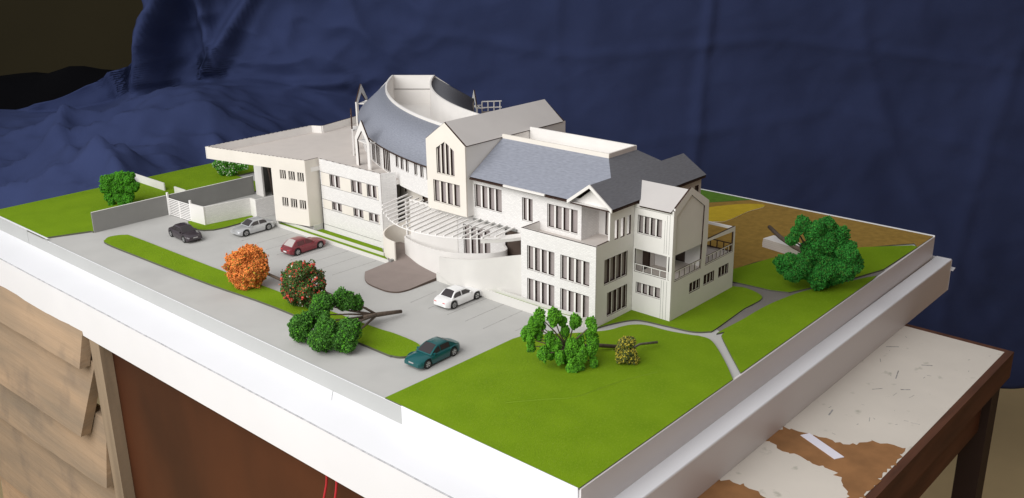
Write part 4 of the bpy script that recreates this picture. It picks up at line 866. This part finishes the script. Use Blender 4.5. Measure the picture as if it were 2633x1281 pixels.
def make_car(label, loc, rz, paint, L=4.0, Wd=1.66, hb=.78, hr=1.24, style='sedan', glass='glass', hood=.74, rearglass=None):
    t = thing('car', label, 'car', loc, rz, 'model cars on the grey forecourt')
    hl = L/2; xw = (1.24, -1.24); rw = .33
    sts = sorted(set([round(-hl+L*i/44, 3) for i in range(45)]))
    deck = hb+.02
    def top(x):
        if x > .75: return hood-.16*((x-.75)/(hl-.75))**2.2
        if x > .55: return hood+(hb-hood)*(0.75-x)/.2
        if x > -1.35: return hb
        return deck-.10*((-1.35-x)/(hl-1.35))**2
    def bot(x):
        z = .17+.10*max(0, (abs(x)-hl+.35)/.35)
        for xc in xw:
            d = abs(x-xc)
            if d < rw+.06: z = max(z, rw+math.sqrt((rw+.06)**2-d*d))
        return z
    def hw(x):
        k = abs(x)/hl; return Wd/2*(1-.03*k*k-.20*max(0, (k-.80)/.20)**2.2)
    vs = []; fs = []; K = 0
    for x in sts:
        w_ = hw(x); zb, zt = bot(x), top(x); k = max(0, (abs(x)/hl-.93)/.07)
        zb0 = min(zb, .5) if abs(x) < hl-.1 else zb
        sec = [(0, zb0), (w_*.82, zb0), (w_*.97, zb), (w_, zb+(zt-zb)*.35), (w_*.985, zb+(zt-zb)*.62), (w_*.93, zt-.07), (w_*.84, zt-.01), (w_*.45, zt+.025), (0, zt+.035)]
        full = sec+[(-y, z) for y, z in reversed(sec[1:-1])]; K = len(full)
        vs += [(x, y, z) for y, z in full]
    n = len(sts)
    for i in range(n-1):
        for j in range(K): fs.append((i*K+j, i*K+(j+1) % K, (i+1)*K+(j+1) % K, (i+1)*K+j))
    fs.append(tuple(range(K-1, -1, -1))); fs.append(tuple((n-1)*K+j for j in range(K)))
    mb = MB(); mb.add(vs, fs, 0, True)
    # cabin
    if style == 'hatch': xs = (-1.78, -1.12, -.15, .72)
    elif style == 'coupe': xs = (-1.72, -.82, .0, .86)
    else: xs = (-1.42, -.86, .10, .84)
    yb, yt = Wd/2*.86, Wd/2*.66; zr = hr
    def cz(x):
        if x < xs[1]: return hb+(zr-hb)*sstep(xs[0], xs[1]+.12, x)**.8
        if x > xs[2]: return hb+(zr-hb)*(1-((x-xs[2])/(xs[3]-xs[2]))**1.25)
        return zr-.02*((x-(xs[1]+xs[2])/2)/.6)**2
    nc = 28; cv = []; cf = []
    for i in range(nc+1):
        x = xs[0]+(xs[3]-xs[0])*i/nc; z = max(cz(x), hb-.03); kk = (z-hb)/(zr-hb); y1 = yb+(yt-yb)*max(kk, 0)
        sec = [(yb, hb-.04), (y1, z-.035*kk), (y1*.86, z), (0, z+.03*kk)]
        full = sec+[(-y, zz) for y, zz in reversed(sec[:-1])]; cv += [(x, y, zz) for y, zz in full]
    k7 = 7
    for i in range(nc):
        for j in range(k7-1): cf.append((i*k7+j, i*k7+j+1, (i+1)*k7+j+1, (i+1)*k7+j))
    mb.add(cv, cf, 0, True)
    b = mb.build('body', paint, t)
    es = b.modifiers.new('split', 'EDGE_SPLIT'); es.split_angle = math.radians(48)
    def ypt(x, f, sg, off=.012):      # f 0 belt .. 1 roof on cabin side
        z1 = max(cz(x), hb); kk = (z1-hb)/(zr-hb); y1 = yb+(yt-yb)*kk; return Vector((x, sg*(yb+(y1-yb)*f+off), hb-.0+(z1-.035*kk-hb)*f))
    def sidewin(xa, xb, sg):
        m_ = MB(); n_ = 6; vv = []
        for i in range(n_+1):
            x = xa+(xb-xa)*i/n_; vv += [ypt(x, .10, sg), ypt(x, .86, sg)]
        f_ = [(2*i, 2*i+1, 2*i+3, 2*i+2) for i in range(n_)]; m_.add(vv, f_); return m_.build('side_window', glass, t)
    for sg in (1, -1):
        if style == 'coupe': sidewin(-.95, -.12, sg); sidewin(-.02, .62, sg)
        else: sidewin(-1.12, -.36, sg); sidewin(-.26, .60, sg)
    def endglass(xa, xb, nm, gm):
        m_ = MB(); n_ = 6; vv = []
        for i in range(n_+1):
            x = xa+(xb-xa)*i/n_; z = max(cz(x), hb); kk = (z-hb)/(zr-hb); y1 = (yb+(yt-yb)*kk)*.83
            for yy in (-y1, 0, y1): vv.append((x, yy, z+.012+(.03*kk if yy == 0 else .0)))
        f_ = []
        for i in range(n_):
            for j in range(2): f_.append((3*i+j, 3*i+3+j, 3*i+4+j, 3*i+1+j))
        m_.add(vv, f_, 0, True); return m_.build(nm, gm, t)
    endglass(xs[2]+.10, xs[3]-.06, 'windscreen', glass)
    endglass(xs[0]+.10, xs[1]+.02, 'rear_window', rearglass or glass)
    for sg in (1, -1):
        m_ = MB(); m_.box((hl-.16, sg*.42-.13, .47), (.13, -.06*sg, 0), (0, .26, 0), (-.03, 0, .12)); m_.build('headlight', 'lamp', t)
        m_ = MB(); m_.box((-hl-.012, sg*.46-.13, .56), (.12, 0, 0), (0, .26, 0), (.02, 0, .09)); m_.build('taillight', 'tail', t)
        m_ = MB(); m_.box((.50, sg*(Wd/2*.86)-(0 if sg > 0 else .14), hb), (.13, 0, 0), (0, .14, 0), (0, 0, .10)); m_.build('mirror', paint, t)
    m_ = MB(); m_.box((hl-.06, -.22, .46), (.075, 0, 0), (0, .44, 0), (-.01, 0, .09)); m_.build('grille', 'rim', t)
    m_ = MB(); m_.abox(-hl-.02, -hl+.05, -.2, .2, .36, .46); m_.build('number_plate', 'lamp', t)
    for x in xw:
        for sg in (1, -1):
            mt, mr = wheelparts(rw, .2); wo = mt.build('wheel', 'tyre', t); wo.location = (x, sg*(Wd/2-.10), rw)
            ro = mr.build('rim', 'rim', wo)
    return t
make_car('white saloon car parked facing the planter, dark windows and red tail lights', (-7.0, 14.52, 0.002), 0.0, 'paint_white')
make_car('dark red coupe parked facing the long left wing', (-7.37, 33.5, 0.002), 0.02, 'paint_red', style='hatch', glass='glassred', rearglass='glasspale', hr=1.28)
make_car('silver saloon car parked by the stone courtyard wall', (-7.25, 41.5, 0.002), PI+.0, 'paint_silver', hood=.72)
make_car('glossy black saloon car standing near the white gate', (-12.35, 44.75, 0.002), -PI/2-.06, 'paint_black', hood=.74, rearglass='glass')
make_car('teal green saloon car at the end of the grass island', (-15.3, 8.68, 0.002), PI+.03, 'paint_green', style='coupe')

# ------------------------------------------------------------------ model trees
def crumb(mb, p, r, mi=0):
    a = Matrix.Rotation(random.uniform(0, 6.28), 3, Vector((random.uniform(-1, 1)+.01, random.uniform(-1, 1), random.uniform(-1, 1))))
    sx = [r*random.uniform(.6, 1.25) for _ in range(3)]
    vs = [p+a @ Vector(v) for v in ((sx[0], 0, 0), (-sx[0], 0, 0), (0, sx[1], 0), (0, -sx[1], 0), (0, 0, sx[2]), (0, 0, -sx[2]))]
    mb.add(vs, [(0, 2, 4), (2, 1, 4), (1, 3, 4), (3, 0, 4), (2, 0, 5), (1, 2, 5), (3, 1, 5), (0, 3, 5)], mi)
def rdir():
    while True:
        v = Vector((random.uniform(-1, 1), random.uniform(-1, 1), random.uniform(-1, 1)))
        if .05 < v.length < 1: return v.normalized()
def tree(name, label, cat, base, clumps, trunk, mats, dens=260, size=.12, mix=None, branches=True, shell=.55, bark='bark', hub=None, squash=(1, 1, 1), forkr=.07, zmin=.03, gaps=0, sat=6):
    """clumps: local (x,y,z,r); trunk: list of local points with radii (x,y,z,r), first point is the free end"""
    t = thing(name, label, cat, base, 0, 'loose model trees')
    mb = MB(); extra = MB()
    hubv = Vector(hub) if hub else Vector(trunk[-1][:3])
    gp = [rdir() for _ in range(gaps)]
    full = []
    for c_ in clumps:
        full.append((*c_[:3], c_[3]*.95))
        if c_[3] < 1.3:
            for _ in range(sat):
                d = rdir(); full.append((c_[0]+d.x*c_[3]*.72, c_[1]+d.y*c_[3]*.72, c_[2]+d.z*c_[3]*.72, c_[3]*random.uniform(.34, .6)))
    for (x, y, z, r) in full:
        c = Vector((x, y, z)); n = int(2.3*dens*(r/.5)**2)
        for _ in range(n):
            d = rdir(); d = Vector((d.x*squash[0], d.y*squash[1], d.z*squash[2]))
            if any(d.normalized().dot(g) > .93 for g in gp): continue
            k = (random.uniform(shell**3, 1))**(1/3)*(1+.42*noise.noise((c*1.7+d*(1.3+r*1.1)))+.12*noise.noise((c+d*r)*5))
            p = c+d*r*k
            if p.z+base[2] < zmin: p.z = zmin-base[2]+random.uniform(0, .15)
            m = 0
            if mix:
                q = random.random(); acc = 0
                for idx, fr in mix:
                    acc += fr
                    if q < acc: m = idx; break
            crumb(mb, p, size*random.uniform(.36, .82), m)
    mb.build('crown', mats, t)
    tr = MB(); tr.tube([q[:3] for q in trunk], [q[3] for q in trunk], 9); tr.build('trunk', bark, t)
    if branches:
        br = MB()
        for (x, y, z, r) in clumps:
            e = Vector((x, y, z)); mid = (hubv+e)/2+rdir()*.18*r
            br.tube([hubv, mid, e], [forkr, forkr*.7, forkr*.35], 6)
        br.build('branch', bark, t)
    return t
# orange ball tree lying on the grass island
oc = (-15.75, 29.45, 1.72)
cl_ = [(0, 0, 0, 1.62)]+[(*(rdir()*1.05), random.uniform(.55, .8)) for _ in range(12)]
cl_ = [(x*.95, y*.95, z, r) for x, y, z, r in cl_]
tree('orange_tree', 'round orange leaved model tree lying on the grass island', 'tree', oc, cl_, [(2.05, -3.6, -1.48, .11), (1.6, -2.2, -1.0, .12), (.7, -.6, -.3, .12)], ['leaf_orange', 'leaf_green', 'leaf_yellow'], dens=330, size=.125, mix=((0, .93), (1, .045), (2, .025)), branches=True, shell=.80, forkr=.05, gaps=2)
rc = (-15.3, 22.6, 1.85)
cl_ = [(0, 0, 0, 1.6)]+[(*(rdir()*1.2), random.uniform(.45, .75)) for _ in range(16)]
ft = tree('flowering_tree', 'bushy dark green model tree dotted with red flowers', 'tree', rc, cl_, [(2.0, -4.0, -1.65, .12), (1.5, -2.4, -1.1, .13), (.6, -.6, -.3, .12)], ['leaf_olive', 'leaf_green', 'flower', 'blossom'], dens=230, size=.125, mix=((0, .66), (1, .20), (2, .13), (3, .01)), shell=.78, forkr=.05, gaps=2)
mb = MB()
for _ in range(17):
    d = rdir()
    if d.z < -.5 or d.x+d.y > .7: d = -d
    p = d*random.uniform(1.55, 1.8); mb = MB()
    for k in range(7): crumb(mb, p+rdir()*.11, .09)
    mb.build('flower_tuft', 'flower', ft)
ly = [(-17.32, 17.73, 2.2, .72), (-15.81, 17.25, 2.2, .72), (-19.37, 17.33, 1.6, .6), (-19.42, 17.5, 1.0, .72), (-19.41, 15.16, .95, .78), (-19.0, 15.1, 1.6, .7), (-17.88, 14.0, 1.55, .72), (-18.38, 13.95, .85, .72), (-18.0, 17.3, 1.7, .6), (-15.0, 16.95, 1.7, .5), (-18.9, 16.4, .5, .6)]
lb = (-17.2, 16.2, .3)
tree('leafy_tree', 'fallen green model tree with bare grey branches pointing at the car park', 'tree', lb, [(x-lb[0], y-lb[1], z-lb[2], r*1.12) for x, y, z, r in ly], [(5.5, -.4, .05, .14), (4.4, -.3, .25, .16), (3.4, -.15, .4, .18), (2.2, -.1, .6, .14)], ['leaf_green', 'leaf_dark', 'leaf_lawn', 'leaf_bright'], dens=330, size=.115, mix=((0, .56), (1, .28), (2, .10), (3, .06)), shell=.5, bark='bark', hub=(3.4, -.15, .4), forkr=.10)
br_ = [(-1.86, 2.05, 2.54, 0.30), (-1.53, 1.69, 3.26, 0.36), (-1.23, 1.35, 3.88, 0.38), (-0.64, 0.71, 3.91, 0.42), (-0.27, 0.3, 3.36, 0.25), (-1.22, 1.34, 3.04, 0.38), (-1.24, 1.37, 2.31, 0.25), (-1.64, 1.81, 2.19, 0.30), (-1.59, 1.75, 1.63, 0.28), (-0.8, 0.88, 2.18, 0.36), (-0.59, 0.65, 1.57, 0.28), (-0.11, 0.13, 2.55, 0.30), (0.3, -0.33, 3.18, 0.36), (1.01, -1.11, 3.2, 0.36), (0.1, -0.11, 1.6, 0.42), (0.13, -0.14, 1.08, 0.40), (0.55, -0.6, 1.93, 0.30), (0.6, -0.67, 1.16, 0.38), (1.04, -1.15, 2.09, 0.42), (1.05, -1.16, 1.49, 0.42), (-0.37, 0.41, 1.0, 0.32), (-1.06, 1.17, 1.23, 0.34), (0.4, -0.44, 0.42, 0.40), (1.14, -1.26, 0.32, 0.30), (-0.48, 0.53, 1.8, 0.3), (-.2, 1.3, 1.2, .4), (.5, .7, .8, .45), (-.3, -.6, .5, .35)]
bb = (-10.57, .89, .12)
br2 = []
for x, y, z, r in br_:
    dx = random.uniform(-.5, .5); br2.append((x+dx*.74, y+dx*.67, z-.12, r*1.18))
tree('columnar_tree', 'bright green model tree of many upright leafy tufts on the front lawn', 'tree', bb, br2, [(4.3, -.9, .22, .13), (3.2, .15, .4, .14), (1.6, .1, .9, .14), (.2, .1, 1.2, .12)], ['leaf_bright', 'leaf_green'], dens=430, size=.10, mix=((0, .86), (1, .14)), shell=.4, sat=4, squash=(.78, .78, 1.45), hub=(.1, .1, 1.3), forkr=.07)
yb_ = (-7.7, -1.68, .12)
tree('yellow_shrub', 'small yellow flowered model shrub lying on the front lawn', 'shrub', yb_, [(-0.03, 0.03, 1.6, 0.36), (-0.13, 0.14, 1.45, 0.38), (0.21, -0.23, 1.6, 0.3), (-0.23, 0.25, 1.1, 0.34), (-0.09, 0.1, 0.85, 0.48), (-0.16, 0.18, 0.5, 0.4), (0.23, -0.26, 0.7, 0.4), (0.35, -0.38, 0.3, 0.34), (0.11, -0.12, 0.35, 0.34)], [(3.5, -.1, .35, .09), (2.2, .45, .5, .08), (.4, .1, .8, .06)], ['leaf_olive', 'leaf_yellow'], dens=330, size=.085, mix=((0, .55), (1, .45)), shell=.6, bark='barkgrey', forkr=.03)
bg_ = [(-1.14, 1.26, 5.5, 0.62), (-0.54, 0.6, 5.4, 0.55), (-1.5, 1.65, 4.95, 0.40), (-1.65, 1.82, 4.2, 0.5), (-0.59, 0.65, 4.7, 0.81), (0.14, -0.15, 4.85, 0.88), (0.67, -0.74, 4.3, 0.88), (-0.05, 0.06, 4.0, 0.96), (1.04, -1.14, 3.4, 0.96), (0.61, -0.67, 3.1, 1.11), (1.4, -1.54, 2.5, 0.82), (-0.38, 0.42, 3.0, 0.96), (1.03, -1.14, 2.0, 1.04), (0.34, -0.37, 2.0, 1.04), (-1.11, 1.22, 2.3, 0.8), (-1.73, 1.9, 2.5, 0.6), (-1.94, 2.14, 2.1, 0.8), (-1.45, 1.6, 1.7, 0.9), (-0.81, 0.89, 1.8, 1.0), (-0.26, 0.29, 1.17, 0.9), (0.4, -0.44, 1.0, 0.97), (0.88, -0.98, 1.3, 0.82)]
b3 = (12.92, -5.6, .12)
bg2 = []
for x, y, z, r in bg_:
    dx = random.uniform(-.9, .9); bg2.append((x+dx*.74, y+dx*.67+.2, z-.12, r*.92))
tree('big_tree', 'largest dense green model tree lying at the right lawn with its trunk raised', 'tree', b3, bg2, [(6.6, 8.2, 1.75, .17), (4.2, 6.0, 1.95, .18), (2.0, 3.6, 2.2, .2), (.2, 1.0, 2.4, .22)], ['leaf_big', 'leaf_dark', 'leaf_green'], dens=300, size=.125, mix=((0, .8), (1, .12), (2, .08)), shell=.55, hub=(.6, 1.6, 2.5), forkr=.11)
lf = [(-0.53, 0.58, 2.6, 0.80), (0.11, -0.12, 2.95, 0.72), (0.7, -0.77, 2.85, 0.72), (-0.87, 0.96, 1.9, 0.62), (1.0, -1.1, 2.05, 0.62), (0.41, -0.45, 2.1, 0.62), (-0.3, 0.33, 1.7, 0.6), (-0.71, 0.78, 0.95, 0.55), (0.02, -0.03, 0.95, 0.55), (0.56, -0.61, 0.85, 0.55), (-0.65, 0.72, 0.3, 0.36), (0.16, -0.18, 0.4, 0.5), (-0.09, 0.1, 2.4, 0.7)]
tree('lawn_tree', 'clumpy bright green model tree on the left lawn behind grey wall', 'tree', (-11.12, 59.2, .15), [(x, y, z-.1, r) for x, y, z, r in lf], [(0, 0, -.1, .14), (0, 0, .8, .12), (0, 0, 1.6, .1)], ['leaf_lawn', 'leaf_green'], dens=300, size=.13, mix=((0, .8), (1, .2)), shell=.55, hub=(0, 0, 1.0), forkr=.06)
fb = [(-0.5, 0.55, 1.35, 0.66), (0.02, -0.03, 1.5, 0.77), (0.67, -0.74, 1.32, 0.66), (-0.25, 0.28, 0.7, 0.7), (0.33, -0.36, 0.6, 0.7), (1.03, -1.14, 1.1, 0.55), (1.39, -1.54, 1.0, 0.38)]
tree('blossom_bush', 'green model bush with pale blossom beyond the overhanging wing', 'bush', (2.46, 60.87, .15), fb, [(0, 0, -.1, .1), (0, 0, .6, .1)], ['leaf_lawn', 'leaf_dark', 'blossom'], dens=300, size=.12, mix=((0, .62), (1, .25), (2, .13)), shell=.6, hub=(0, 0, .4), forkr=.05)
# stack of card offcuts under the big tree
st = thing('card_stack', 'stack of white card strips lying under the big tree', 'card', (19.2, .3, .11))
for i in range(5):
    mb = MB(); A = Vector((20.35-.02*i, 2.55+random.uniform(-.06, .06), .115+i*.17)); d = Vector((-.75, -4.2, 0)); n_ = Vector((-1.35, .3, 0))
    mb.box(A, d, n_, (0, 0, .145), [1, 0, 1, 1, 1, 1]); sub(mb, 'card_strip', ('card', 'floorcard'), st)
